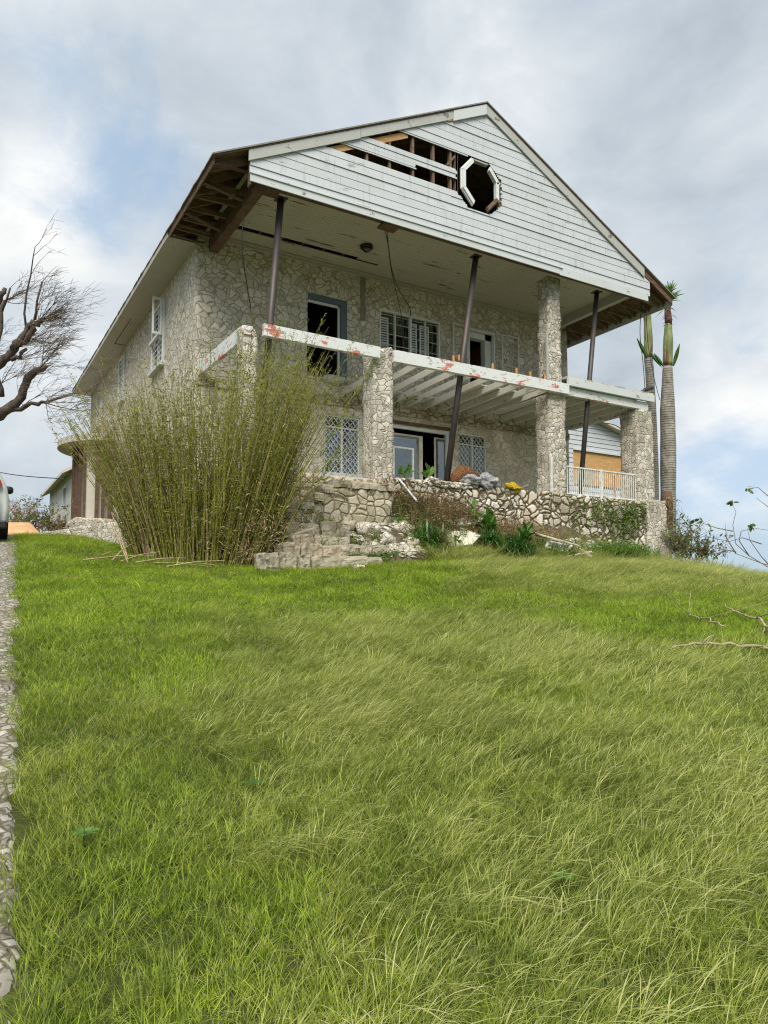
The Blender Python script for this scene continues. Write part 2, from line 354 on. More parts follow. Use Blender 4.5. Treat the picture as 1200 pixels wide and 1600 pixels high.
def leaf_mat(name, cols, trans=.42, rough=.55, nscale=1.1, spec=.3):
    """foliage: random tint per leaf patch, light passing through"""
    T = new_mat(name)
    oi = T.node('ShaderNodeObjectInfo').outputs['Random']
    n = T.noise(T.pos, nscale, 4, .6); f = T.noise(T.pos, 23, 2, .5)
    v = T.math('ADD', T.math('MULTIPLY', n, .9), T.math('ADD', T.math('MULTIPLY', T.math('SUBTRACT', f, .5), 1.5), T.math('MULTIPLY', T.math('SUBTRACT', oi, .5), .28)))
    c = T.ramp(T.rng(v, .2, .75), [(i / (len(cols) - 1), k) for i, k in enumerate(cols)])
    setp(T, col=c, rough=rough, spec=spec)
    tr = T.node('ShaderNodeBsdfTranslucent', {'Color': c}); mx = T.node('ShaderNodeMixShader', {0: trans, 1: T.b.outputs[0], 2: tr.outputs[0]})
    T.l.new(mx.outputs[0], T.o.inputs['Surface']); return T.m
M['lush'] = leaf_mat('lush_grass', [(.13, .20, .018), (.28, .40, .034), (.46, .57, .06)])
M['turf'] = leaf_mat('turf_grass', [(.12, .17, .028), (.26, .33, .048), (.42, .47, .09)])
M['tall'] = leaf_mat('tall_grass', [(.15, .20, .035), (.32, .38, .07), (.52, .56, .15)], .30, nscale=2.2)
M['seed'] = leaf_mat('seed_heads', [(.36, .39, .12), (.47, .49, .17), (.58, .57, .26)], rough=.7)
M['straw'] = leaf_mat('dry_stalk', [(.20, .15, .07), (.32, .25, .13), (.42, .35, .2)], .15, .7)
M['bamboo'] = leaf_mat('bamboo_stem', [(.12, .125, .022), (.26, .25, .045), (.40, .36, .09)], .05, .5, 2.5)
M['bamboo_leaf'] = leaf_mat('bamboo_leaf', [(.14, .17, .024), (.29, .31, .045), (.44, .45, .09)], .35, .5, 2)
M['bamboo_dry'] = leaf_mat('bamboo_dry', [(.20, .13, .07), (.32, .23, .12), (.46, .38, .22)], .1, .6, 2)
M['strap'] = leaf_mat('strap_leaf', [(.03, .08, .015), (.06, .16, .03), (.13, .27, .05)], .25, .35, 2, .5)
M['broad'] = leaf_mat('broad_leaf', [(.04, .10, .015), (.10, .21, .03), (.17, .30, .05)], .35, .4, 2, .5)
M['fern'] = leaf_mat('fern', [(.035, .09, .015), (.07, .16, .02), (.12, .22, .03)], .3, .6, 2)
M['weed'] = leaf_mat('dry_weed', [(.15, .10, .05), (.28, .20, .10), (.44, .35, .19)], .2, .7, 2)
M['vine'] = leaf_mat('vine', [(.05, .085, .015), (.11, .17, .03), (.20, .26, .06)], .3, .6, 2)
M['bark'] = wood_mat('bark', srgb(54, 46, 42), srgb(98, 86, 78), (3, 3, 3), scale=4)
M['twig'] = wood_mat('twig', srgb(104, 90, 80), srgb(146, 130, 118), (3, 3, 3), scale=4)
M['stick'] = wood_mat('stick', srgb(128, 114, 92), srgb(182, 168, 140), (3, 3, 3), scale=6)
# ------------------------------------------------------------------ ground
T = new_mat('ground_soil')
n = T.noise(T.pos, 3, 6, .65); n2 = T.noise(T.pos, 18, 5, .7)
c = T.mix(T.rng(n, .35, .65), (.045, .06, .014), (.08, .105, .022)); c = T.mix(T.rng(n2, .45, .7), c, (.05, .042, .022))  # dark tones also put the shade of hollows between blades into the colour
setp(T, col=c, rough=.95, spec=.1); bump(T, n2, .03); M['ground'] = T.m
def ground_sheet():
    Xs = np.unique(np.concatenate([np.linspace(-14, 16, 101), np.linspace(-60, 60, 41), np.linspace(-1500, 1500, 25)]))
    Ys = np.unique(np.concatenate([np.linspace(-3, 30, 111), np.linspace(-40, 80, 41), np.linspace(-1000, 2000, 25)]))
    XX, YY = np.meshgrid(Xs, Ys); Z = ground_np(XX, YY)
    ca, sa = math.cos(YAW), math.sin(YAW)
    wx = CAM.x + XX * ca + YY * sa; wy = CAM.y - XX * sa + YY * ca
    b = MB(); b.v = np.stack([wx.ravel(), wy.ravel(), Z.ravel()], 1).tolist(); k = len(Xs)
    b.f = [(j * k + i, j * k + i + 1, (j + 1) * k + i + 1, (j + 1) * k + i) for j in range(len(Ys) - 1) for i in range(k - 1)]
    o = b.build('ground', M['ground'], smooth=True); tag(o, 'grassy hillside rising to the house', None, None, 'structure'); return o
ground_sheet()
def edge_X(Y): return .09 - .503 * Y + .015 * np.sin(Y * 1.7)
def track():
    b = MB(); Ys = np.arange(1.5, 19, .05); U = np.arange(0, 3.0, .05); k = len(U)
    for Y in Ys:
        e = edge_X(Y) + .08 * noise.noise(Vector((Y * 3, 0, 0))) + .05 * noise.noise(Vector((Y * 9, 2, 0)))
        for u in U:
            X = e - u; x, y = to_xy(X, Y); s = .02 if u > 0 else -.04
            b.v.append((x, y, float(ground_np(X, Y)) + s + .015 * noise.noise(Vector((x * 2, y * 2, 0)))))
    b.f = [(j * k + i + 1, j * k + i, (j + 1) * k + i, (j + 1) * k + i + 1) for j in range(len(Ys) - 1) for i in range(k - 1)]
    o = b.build('path', M['track'], smooth=True); tag(o, 'rough pale stone track along the left edge of the lawn', None, None, 'structure')
track()
def patch(name, mat, px0, px1, py0, py1, D0, D1, dz, label):
    b = MB(); n = 14
    for j in range(n):
        for i in range(n):
            D = D0 + (D1 - D0) * j / (n - 1); px = px0 + (px1 - px0) * i / (n - 1)
            X = (px - 600) / FPX * D; x, y = to_xy(X, D)
            b.v.append((x, y, float(ground_np(X, D)) + dz * min(1, i * .5, j * .5, (n - 1 - i) * .5) + .05 * noise.noise(Vector((x, y, 0)))))
    b.f = [(j * n + i, j * n + i + 1, (j + 1) * n + i + 1, (j + 1) * n + i) for j in range(n - 1) for i in range(n - 1)]
    tag(b.build(name, mat, smooth=True), label, None, None, 'structure')
patch('soil', M['dirt'], -80, 66, 0, 0, 20, 27, .40, 'bare orange earth beyond the lawn at the far left')
# ------------------------------------------------------------------ HOUSE
ZT, ZB, ZBL, ZC, ZE, ZSOF, ZCEIL = 4.49, 7.58, 7.29, 10.50, 10.69, 10.69, 11.0
W, DW, LB, OV = 12.25, 3.2, 19.3, 1.06
GY = -.40; RIDGE = 14.49; SL = (RIDGE - 10.82) / (W / 2 + OV)
house = thing('stone_house', (0, DW, 2.6), 'large two storey rubble stone house with storm damaged white gable and veranda', 'house')
def wallgrid(u0, u1, z0, z1, ops, step, fn, split=None):
    """wall with rectangular openings; fn(u, z, back) -> point"""
    us = sorted(set([u0, u1] + [v for o in ops for v in (o[0], o[1])])); zs = sorted(set([z0, z1] + [v for o in ops for v in (o[2], o[3])]))
    def fill(a):
        r = []
        for p, q in zip(a, a[1:]):
            k = max(1, round((q - p) / step)); r += [p + (q - p) * i / k for i in range(k)]
        return r + [a[-1]]
    us, zs = fill(us), fill(zs); b = MB(); nu = len(us)
    def inside(u, z): return any(o[0] < u < o[1] and o[2] < z < o[3] for o in ops)
    cell = [[not inside((us[i] + us[i + 1]) / 2, (zs[j] + zs[j + 1]) / 2) for i in range(nu - 1)] for j in range(len(zs) - 1)]
    for back in (0, 1):
        for z in zs:
            for u in us: b.v.append(tuple(fn(u, z, back)))
    B = nu * len(zs); ok = lambda i, j: 0 <= i < nu - 1 and 0 <= j < len(zs) - 1 and cell[j][i]
    for j in range(len(zs) - 1):
        for i in range(nu - 1):
            if not cell[j][i]: continue
            a, c, d, e = j * nu + i, j * nu + i + 1, (j + 1) * nu + i + 1, (j + 1) * nu + i
            b.f.append((a, c, d, e)); b.f.append((a + B, e + B, d + B, c + B))
            if not ok(i, j - 1): b.f.append((a, a + B, c + B, c))
            if not ok(i, j + 1): b.f.append((e, d, d + B, e + B))
            if not ok(i - 1, j): b.f.append((a, e, e + B, a + B))
            if not ok(i + 1, j): b.f.append((c, c + B, d + B, d))
    return b
# openings of the veranda wall
A = (2.74, 3.98, 7.83, 10.08); Bw = (5.03, 7.17, 8.62, 10.08); Cd = (8.22, 9.27, 7.60, 10.12)
L1 = (3.28, 4.39, 5.10, 6.75); Dd = (5.00, 7.48, 4.52, 6.73); L2 = (7.83, 8.91, 5.05, 6.75)
fw = wallgrid(-.30, 12.40, 7.22, ZCEIL - .02, [A, Bw, Cd], .055, lambda u, z, bk: (u, DW + bk * .35, z))
fw.build('upper_front_wall', M['wall_up'], house, True)
fl = wallgrid(-.30, 12.40, ZT - .3, 7.02, [L1, Dd, L2], .06, lambda u, z, bk: (u, DW + bk * .35, z))
fl.build('lower_front_wall', M['wall_low'], house, True)
# belt course of squared blocks between the storeys
b = MB(); u = -.30
while u < 12.40:
    wd = min(random.uniform(.2, .34), 12.40 - u); dz = random.uniform(-.012, .012)
    b.box(u + .006, u + wd - .006, DW - .05 + random.uniform(-.012, .012), DW + .3, 7.023, 7.217 + dz); u += wd
b.build('belt_course', M['flank'], house, bevel=.012)
# side walls, rear wall
sw = [(6.35, 7.75, 8.48, 10.35), (11.95, 12.85, 8.75, 10.35), (16.4, 17.4, 8.75, 10.45)]
wallgrid(DW, LB, 2.4, ZE + .12, sw, .075, lambda u, z, bk: (-.34 + bk * .35 + (.004 if u > DW + .01 else 0), u, z)).build('side_wall', M['wall_up'], house, True)
wallgrid(DW, LB, 2.4, ZE + .2, [], .25, lambda u, z, bk: (12.42 - bk * .35, u, z)).build('side_wall', M['wall_up'], house, True)
MB().box(0.02, 12.05, LB - .35, LB, 2.4, RIDGE - 3.6).build('rear_wall', M['wall_up'], house)
# inside: floors, partition, so openings look into dark rooms
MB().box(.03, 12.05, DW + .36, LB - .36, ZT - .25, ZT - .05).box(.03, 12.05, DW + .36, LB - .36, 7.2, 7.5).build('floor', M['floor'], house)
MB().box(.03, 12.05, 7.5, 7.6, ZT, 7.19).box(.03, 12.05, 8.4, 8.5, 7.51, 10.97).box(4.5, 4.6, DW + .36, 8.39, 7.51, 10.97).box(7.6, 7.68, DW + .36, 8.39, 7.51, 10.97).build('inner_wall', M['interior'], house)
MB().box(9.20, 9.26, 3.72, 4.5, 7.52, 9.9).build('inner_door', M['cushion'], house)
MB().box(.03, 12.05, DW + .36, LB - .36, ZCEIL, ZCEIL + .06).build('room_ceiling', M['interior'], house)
# window head lintel above the sliding door, rusty
MB().box(4.95, 7.5, DW - .03, DW + .1, 6.74, 6.84).build('lintel', M['dark_wood'], house)
# --- window / door units
def rect_frame(b, u0, u1, z0, z1, t, y0, y1):
    b.box(u0, u0 + t, y0, y1, z0, z1); b.box(u1 - t, u1, y0, y1, z0, z1); b.box(u0 + t, u1 - t, y0, y1, z1 - t, z1); b.box(u0 + t, u1 - t, y0, y1, z0, z0 + t); return b
# A: wide open doorway with blue-grey jambs
b = MB(); u0, u1, z0, z1 = A
b.box(u0 + .005, u1 - .005, DW + .02, DW + .28, z1 - .17, z1 - .005); b.box(u1 - .19, u1 - .005, DW + .02, DW + .28, z0 + .005, z1 - .172)
dA = b.build('door_frame', M['bluegrey'], house, bevel=.006)
MB().box(u0 + .005, u1 - .20, DW + .08, DW + .14, z1 - .235, z1 - .175).box(u1 - .255, u1 - .195, DW + .08, DW + .14, z0 + .01, z1 - .175).build('inner_trim', M['frame'], dA, bevel=.004)
MB().box(u0 - .02, u1 + .02, DW - .02, DW + .2, z0 - .07, z0 + .003).build('sill', M['dark_wood'], dA)
b = MB(); b.blob((3.55, DW - .12, z0 - .12), (.42, .16, .10), 3, 14, 8, .2); b.build('broken_sill_block', M['concrete'], dA)
# B: four light window, louvres and bars
b = MB(); u0, u1, z0, z1 = Bw
rect_frame(b, u0, u1, z0, z1, .055, DW + .0, DW + .1)
for k in (.25, .5, .75):
    uu = u0 + (u1 - u0) * k; wd = .07 if k == .5 else .035; b.box(uu - wd / 2, uu + wd / 2, DW - .01, DW + .08, z0 + .055, z1 - .055)
wB = b.build('window', M['frame'], house, bevel=.004)
b = MB()
for zz in (.3, .52, .74, .9):
    z = z0 + (z1 - z0) * zz; b.box(u0 + .055, u1 - .055, DW + .025, DW + .04, z, z + .014)
b.build('security_bars', M['white_metal'], wB)
for (a, c) in ((.03, .165), (.515, .63), (.68, .83)):
    a = u0 + (u1 - u0) * a; c = u0 + (u1 - u0) * c; b = MB(); z = z0 + .1
    rect_frame(b, a, c, z0 + .06, z1 - .2, .035, DW + .09, DW + .13)
    while z < z1 - .3:
        b.add([(a + .03, DW + .09, z), (c - .03, DW + .09, z), (c - .03, DW + .125, z + .062), (a + .03, DW + .125, z + .062)], [(0, 1, 2, 3)]); z += .075
    b.build('louvred_shutter', M['louver'], wB)
MB().box(u0 + .06, u1 - .06, DW + .2, DW + .206, z0 + .06, z1 - .06).build('pane', M['glass'], wB)
MB().box(u0 + .38, u0 + .9, DW + .3, DW + .33, z0 + .1, z0 + .75).box(u0 + 1.1, u0 + 1.9, DW + .45, DW + .47, z0, z1 - .5).build('curtain', M['curtain'], wB)
# C: doorway between two open grille panels
b = MB(); u0, u1, z0, z1 = Cd
b.box(u0 - .0, u0 + .05, DW - .03, DW + .1, z0, z1); b.box(u1 - .05, u1, DW - .03, DW + .1, z0, z1); b.box(u0 + .05, u1 - .05, DW - .03, DW + .1, z1 - .06, z1)
b.box(u1 - .30, u1 - .052, DW + .11, DW + .33, z0, z1 - .065); b.box(u0 + .05, u1 - .05, DW + .11, DW + .34, z1 - .25, z1 - .065)
dC = b.build('door_frame', M['frame'], house, bevel=.005)
for (a, c) in ((7.58, 8.16), (9.50, 10.21)):
    b = MB(); rect_frame(b, a, c, 8.0, 10.12, .045, DW - .10, DW - .065)
    z = 8.3
    while z < 10.0: b.box(a + .045, c - .045, DW - .09, DW - .075, z, z + .014); z += .27
    b.build('shutter_grille', M['white_metal'], dC)
# lattice windows
def lattice(u0, u1, z0, z1, sill, curt, group=None):
    b = MB(); y = DW + .03; rect_frame(b, u0, u1, z0, z1, .045, y, y + .08)
    mid = (u0 + u1) / 2; tz = z1 - .36
    b.box(mid - .022, mid + .022, y - .005, y + .075, z0 + .045, z1 - .045); b.box(u0 + .045, mid - .022, y + .002, y + .078, tz, tz + .04); b.box(mid + .022, u1 - .045, y + .002, y + .078, tz, tz + .04)
    wn = b.build('window', M['frame'], house, bevel=.004)
    b = MB()
    for (a, c) in ((u0 + .045, mid - .022), (mid + .022, u1 - .045)):
        for (p, q) in ((z0 + .045, tz), (tz + .04, z1 - .045)):
            wd = c - a; ht = q - p; cell = wd / 3
            k = -int(ht / cell) - 3
            for sgn in (1, -1):
                for k in range(-int(ht / cell) - 4, int(ht / cell) + 5):
                    # line z = p + sgn*(u-a)*1.15 + k*cell*1.15, clipped to the light
                    s_ = 1.15 * sgn; c0 = p + k * cell * 1.15
                    pts = []
                    ua, ub = a, c
                    za, zb = c0 if sgn > 0 else c0, c0 + s_ * wd
                    lo, hi = 0., 1.
                    dz = zb - za
                    if abs(dz) > 1e-6:
                        t0, t1 = (p - za) / dz, (q - za) / dz
                        if t0 > t1: t0, t1 = t1, t0
                        lo, hi = max(lo, t0), min(hi, t1)
                    if hi - lo > .02:
                        b.beam((ua + wd * lo, y + .02, za + dz * lo), (ua + wd * hi, y + .02, za + dz * hi), .019, .013, (0, 1, 0))
            z = p + cell * 2.3
            while z < q - .1: b.box(a, c, y + .028, y + .036, z - .006, z + .006); z += cell * 2.3
    b.build('diamond_lattice', M['white_metal'], wn)
    MB().box(u0 + .045, u1 - .045, y + .055, y + .06, z0 + .045, z1 - .045).build('pane', M['glass'], wn)
    cb = MB()
    for a, c in curt: cb.box(u0 + (u1 - u0) * a, u0 + (u1 - u0) * c, y + .14, y + .16, z0 + .05, tz)
    cb.build('curtain', M['curtain'], wn)
    if sill: MB().box(u0 - .18, u1 + .22, DW - .16, DW + .03, z0 - .09, z0 - .003).build('sill', M['trim'], wn, bevel=.006)
lattice(*L1, True, [(.05, .95)]); lattice(*L2, False, [(.05, .52), (.66, .95)])
# sliding glass door
b = MB(); u0, u1, z0, z1 = Dd; rect_frame(b, u0, u1, z0, z1, .09, DW + .02, DW + .14)
dD = b.build('sliding_door', M['frame'], house, bevel=.005)
MB().box(u0 + .09, u0 + 1.42, DW + .05, DW + .06, z0 + .09, z1 - .3).box(u1 - .42, u1 - .09, DW + .09, DW + .10, z0 + .09, z1 - .25).build('pane', M['glass'], dD)
MB().box(u0 + .09, u0 + 1.60, DW + .13, DW + .15, z0 + .09, z1 - .22).box(u1 - .46, u1 - .09, DW + .13, DW + .15, z0 + .05, z1 - .2).build('curtain', M['curtain'], dD)  # pale sheets behind the panes; their tone also stands in for the glass reflection
MB().box(u0 + .1, u1 - .1, DW + .07, DW + .1, z0 + .09, z0 + .5).build('lower_panel', M['louver'], dD)
b = MB(); rect_frame(b, 5.15, 5.85, ZT + .03, 5.95, .05, DW - .55, DW - .51)
tag(b.build('screen_frame', M['white_metal'], root=Vector((5.5, DW - .53, ZT))), 'empty white screen frame leaning outside the sliding glass door', 'screen frame')
# side wall windows
for (a, c, z0, z1), style in zip(sw, (0, 1, 2)):
    x = -.34; b = MB()
    for (p, q, r, s_) in ((a, a + .07, z0, z1), (c - .07, c, z0, z1), (a + .07, c - .07, z1 - .07, z1), (a + .07, c - .07, z0, z0 + .07)): b.box(x - .06, x + .1, p, q, r, s_)
    b.box(x - .02, x + .06, (a + c) / 2 - .03, (a + c) / 2 + .03, z0 + .07, z1 - .07)
    wn = b.build('window', M['frame'], house, bevel=.005)
    MB().box(x + .06, x + .07, a + .07, c - .07, z0 + .07, z1 - .07).build('pane', M['dark_glass'], wn)
    b = MB(); z = z0 + .1
    while z < z1 - .12: b.box(x - .03, x - .015, a + .07, c - .07, z, z + .02); z += .16
    b.build('louvred_shutter', M['louver'], wn)
    if style == 0:   # casement swung open
        b = MB()
        for (p, q, r, s_) in ((0, .05, z0 + .8, z1 + .02), (.22, .27, z0 + .8, z1 + .02), (.05, .22, z1 - .05, z1 + .02), (.05, .22, z0 + .8, z0 + .87)): b.box(x - .08 - q, x - .08 - p, a + .02, a + .06, r, s_)
        b.build('open_casement', M['frame'], wn)
        MB().box(x - .14, x - .065, a + .08, c - .02, z0 + .85, z0 + .93).build('transom', M['frame'], wn)
        MB().box(x - .14, x + .02, a - .04, c + .04, z0 - .09, z0 - .003).build('sill', M['trim'], wn)
    else: MB().box(x - .12, x + .02, a - .06, c + .06, z0 - .08, z0 - .003).build('sill', M['trim'], wn)
# --- roof
roof_x = lambda x: RIDGE - abs(x - W / 2) * SL
def roofslab(x0, x1, y0, y1, t0, t1, jag=0):
    """slab following the roof plane, z offset t0..t1; jag roughens the eave edge"""
    b = MB(); n = max(2, int((y1 - y0) / .15)) if jag else 1
    for i in range(n + 1):
        y = y0 + (y1 - y0) * i / n; j = jag * (noise.noise(Vector((y * 1.7, 3, 0))) + .6 * noise.noise(Vector((y * 6, 3, 0)))) if jag else 0
        b.v += [(x0, y, roof_x(x0) + t0), (x1 + j, y, roof_x(x1 + j) + t0), (x1 + j, y, roof_x(x1 + j) + t1), (x0, y, roof_x(x0) + t1)]
    for i in range(n):
        for k in range(4): k2 = (k + 1) % 4; b.f.append((i * 4 + k, i * 4 + k2, i * 4 + 4 + k2, i * 4 + 4 + k))
    b.f += [(3, 2, 1, 0), (n * 4, n * 4 + 1, n * 4 + 2, n * 4 + 3)]
    return b
RX0, RX1 = -OV, W + OV - .02
bl = roofslab(W / 2, RX0, GY - .06, LB + .3, -.03, 0.0); rt = roofslab(W / 2 + .001, RX1, GY - .06, LB + .3, -.03, 0.0)
roof = bl.build('roof_deck', M['rafter'], house); rt.build('roof_deck', M['rafter'], house)
roofslab(W / 2, RX0 - .03, GY - .09, LB + .33, .002, .035, .03).build('roofing', M['shingle'], roof); roofslab(W / 2 + .002, RX1 + .03, GY - .09, LB + .33, .002, .035, .03).build('roofing', M['shingle'], roof)
# rafters: left broken eave, right open eave, and inside the attic behind the gable
for side in (-1, 1):
    y = GY + .28; k = 0
    while y < (3.6 if side < 0 else 12):
        xe = RX0 + .05 if side < 0 else RX1 - .05; xi = W / 2 + side * .05
        j = random.uniform(-.02, .02)
        b = MB(); b.beam((xi, y, roof_x(xi) - .12), (xe, y + j, roof_x(xe) - .12), .05, .17); b.build('rafter', M['rafter'], roof)
        if side < 0 and 0 < k < 6: MB().beam((xe + .08, y + .09, 10.72 + j), (.1, y + .09 + j, 10.74), .045, .12).build('lookout', M['rafter'], roof)
        if side > 0: MB().beam((xe - .08, y + .09, 10.70), (W - .1, y + .09, 10.74), .045, .12).build('lookout', M['rafter'], roof)
        y += random.uniform(.52, .62); k += 1
# hanging splintered boards under the left eave
for (y, z0, dx, dz, l) in ((-.3, 10.72, .1, .10, .9), (.35, 10.62, .16, -.05, .9), (1.1, 10.70, -.1, .08, .8), (1.75, 10.60, .2, -.12, .85), (2.5, 10.66, .1, .03, .8), (2.9, 10.58, .15, .05, .8)):
    MB().beam((-1.0, y, z0), (-1.0 + l, y + dx, z0 + dz), .16, .022, (0, -.3, 1), .01).build('splintered_board', M['dark_wood'], roof)
MB().box(-1.05, -1.02, GY, 3.2, 10.64, 10.80).build('fascia', M['dark_wood'], roof)
MB().box(-1.07, -1.03, 3.25, LB + .3, 10.665, 10.815).build('fascia', M['soffit'], roof)
MB().box(W + OV - .05, W + OV - .015, GY + .0, LB + .3, 10.60, 10.80).build('fascia', M['trim'], roof)
# soffit of the intact left eave, in panels
ys = [3.22, 6.05, 9.3, 12.0, 15.4, LB + .28]
for k, (a, c) in enumerate(zip(ys, ys[1:])):
    b = MB(); b.box(-1.03, -.30, a + .006, c - .006, ZSOF - .02 + (k % 2) * .004, ZSOF)
    if k == 2: b = MB(); b.box(-1.03, -.72, a + .006, c - .006, ZSOF - .02, ZSOF).box(-.68, -.30, a + .006, c - .006, ZSOF + .01, ZSOF + .02)
    b.build('soffit', M['soffit'], roof)
# --- gable: horizontal boards with gaps torn open
def clip_tri(poly):
    """keep below both roof lines (offset)"""
    def cl(poly, f):
        out = []
        for i in range(len(poly)):
            p, q = poly[i], poly[(i + 1) % len(poly)]; fp, fq = f(p), f(q)
            if fp <= 0: out.append(p)
            if fp * fq < 0:
                t = fp / (fp - fq); out.append((p[0] + (q[0] - p[0]) * t, p[1] + (q[1] - p[1]) * t))
        return out
    for s_ in (1, -1):
        poly = cl(poly, lambda p: p[1] - (RIDGE - .08 - SL * s_ * (p[0] - W / 2)))
        if len(poly) < 3: return []
    return poly
OC = (5.90, 12.22)
def gaps(z, x_jit):
    g = []
    if 12.02 <= z < 12.92:     # upper slot above the surviving double board
        pass
    top1 = 12.45 + (12.90 - 12.45) * 0
    if 12.43 <= z < 12.88: g.append((2.35 + (z - 12.43) * 1.8 + x_jit, 5.50))
    if 11.86 <= z < 12.06: g.append((1.30 + (z - 11.86) * 1.8, 5.35))
    if 12.06 <= z < 12.20: g.append((3.95 + x_jit, 5.35))
    if 12.20 <= z < 12.43: g.append((5.22 + x_jit, 5.5))
    dz = abs(z - OC[1])
    if dz < .70:
        hw = .74 if dz < .35 else .74 - (dz - .35) * 1.15
        g.append((OC[0] - hw + x_jit, OC[0] + hw - .03 + x_jit))
    return g
gab = MB(); BH = .205; z = ZC + .17; row = 0
joints = [3.2, 7.9, 1.9, 9.4, 5.0, 10.2, 2.6, 8.2, 4.4]
while z < RIDGE:
    sub = 5; jx = joints[row % 9]
    for k in range(sub):
        za, zb = z + BH * k / sub, z + BH * (k + 1) / sub
        if k == sub - 1: zb -= .007
        segs = [(-.26, jx - .003), (jx + .003, W + .02)]
        for g0, g1 in gaps((za + zb) / 2, random.uniform(-.03, .03)):
            ns = []
            for a, c in segs:
                if g1 <= a or g0 >= c: ns.append((a, c)); continue
                if g0 > a: ns.append((a, g0))
                if g1 < c: ns.append((g1, c))
            segs = ns
        for a, c in segs:
            poly = clip_tri([(a, za), (c, za), (c, zb), (a, zb)])
            if len(poly) < 3: continue
            lap = lambda zz: GY - .016 + .006 * math.sin(row * 7.3 + 1) * math.sin((a + c) * .5) + .012 * (zz - z) / BH
            gab.prism(poly, lambda x, zz: (x, lap(zz), zz), lambda x, zz: (x, lap(zz) + .02, zz))
    z += BH; row += 1
gable = gab.build('gable_siding', M['siding'], house)
# studs and plates seen through the gaps
for x in (2.0, 2.62, 3.24, 3.9, 4.5, 5.02, 5.20, 6.78, 7.6):
    MB().box(x - .03, x + .03, GY + .03, GY + .13, 10.9, min(roof_x(x) - .25, 13.6)).build('stud', M['rafter'], gable)
MB().beam((4.92, GY + .08, 12.5), (5.2, GY + .08, 12.85), .05, .09, (0, 1, 0)).build('brace', M['rafter'], gable)
def rake(x0, x1, drop, ht, y0, y1, mat, name='rake_board'):
    MB().add([(x0, y0, roof_x(x0) - drop - ht), (x1, y0, roof_x(x1) - drop - ht), (x1, y0, roof_x(x1) - drop), (x0, y0, roof_x(x0) - drop),
              (x0, y1, roof_x(x0) - drop - ht), (x1, y1, roof_x(x1) - drop - ht), (x1, y1, roof_x(x1) - drop), (x0, y1, roof_x(x0) - drop)],
             [(0, 1, 2, 3), (7, 6, 5, 4), (0, 4, 5, 1), (1, 5, 6, 2), (2, 6, 7, 3), (3, 7, 4, 0)]).build(name, mat, house, bevel=.004)
rake(1.15, 3.75, .30, .17, GY + .022, GY + .05, M['raw_wood'], 'bare_rafter')
rake(-.30, 2.4, .035, .24, GY - .055, GY - .02, M['rake']); rake(2.41, 5.05, .035, .22, GY - .052, GY - .02, M['rake'])
rake(5.06, W / 2 - .01, .035, .27, GY - .07, GY - .02, M['trim']); rake(4.9, 5.2, .08, .2, GY - .045, GY - .018, M['raw_wood'], 'broken_end')
rake(W / 2 + .002, 9.7, .035, .26, GY - .055, GY - .02, M['rake']); rake(9.71, W - .25, .035, .27, GY - .058, GY - .02, M['rake'])
rake(W - .24, W + OV - .06, .04, .20, GY - .03, GY - .006, M['dark_wood'])
# bottom trim of the gable, with ledge
MB().box(-.26, 8.6, GY - .05, GY - .02, ZC, ZC + .165).build('gable_trim', M['trim'], house, bevel=.004)
MB().box(8.61, W - .1, GY - .045, GY - .018, ZC - .02, ZC + .22).build('gable_trim', M['trim'], house, bevel=.004)
MB().box(-.27, 8.7, GY - .075, GY - .01, ZC + .167, ZC + .195).build('drip_ledge', M['trim'], house, bevel=.003)
MB().box(-.2, W - .1, GY + .035, GY + .14, ZC + .03, ZCEIL + .2).build('front_girder', M['dark_wood'], house)
MB().box(-.24, -.21, GY + .03, GY + .18, ZC - .03, ZC + .5).build('girder_end', M['rafter'], house)
# octagonal window frame, half fallen out
oct_ = thing_part = MB().build('octagonal_window', None, house) if False else None
def octseg(i0, R0, R1, tilt=0, off=(0, 0)):
    a0, a1 = R(22.5 + 45 * i0), R(67.5 + 45 * i0); cx, cz = OC[0] + off[0], OC[1] + off[1]
    P = lambda r, a: (cx + r * math.cos(a + tilt), cz + r * 1.08 * math.sin(a + tilt))
    b = MB(); poly = [P(R0, a0), P(R1, a0), P(R1, a1), P(R0, a1)]
    b.prism(poly, lambda x, z: (x, GY - .09, z), lambda x, z: (x, GY + .02, z))
    poly = [P(R1 + .002, a0), P(R1 + .035, a0), P(R1 + .035, a1), P(R1 + .002, a1)]
    b.prism(poly, lambda x, z: (x, GY - .05, z), lambda x, z: (x, GY + .0, z)); return b
of = None
for i0, off, tl in ((2, (-.03, .02), .02), (3, (-.03, .0), 0), (4, (-.02, .0), 0), (7, (.02, -.02), 0), (0, (.05, -.03), -.05), (6, (.02, -.05), 0)):
    b = octseg(i0, .50, .60, tl, off)
    if i0 == 6: continue
    o = b.build('window_frame' if of is None else 'frame_piece', M['frame'], house if of is None else of, bevel=.003); of = of or o
b = octseg(1, .57, .60, 0, (0, 0)); b.build('frame_piece', M['rake'], of)
b = octseg(6, .52, .60, .0, (.0, -.02)); b.build('frame_piece', M['rafter'], of)
b = MB()
for s_ in (-1, 1): b.box(OC[0] + s_ * .70 - .04, OC[0] + s_ * .70 + .04, GY + .03, GY + .13, 11.2, 13.1)
b.build('stud', M['rafter'], gable)
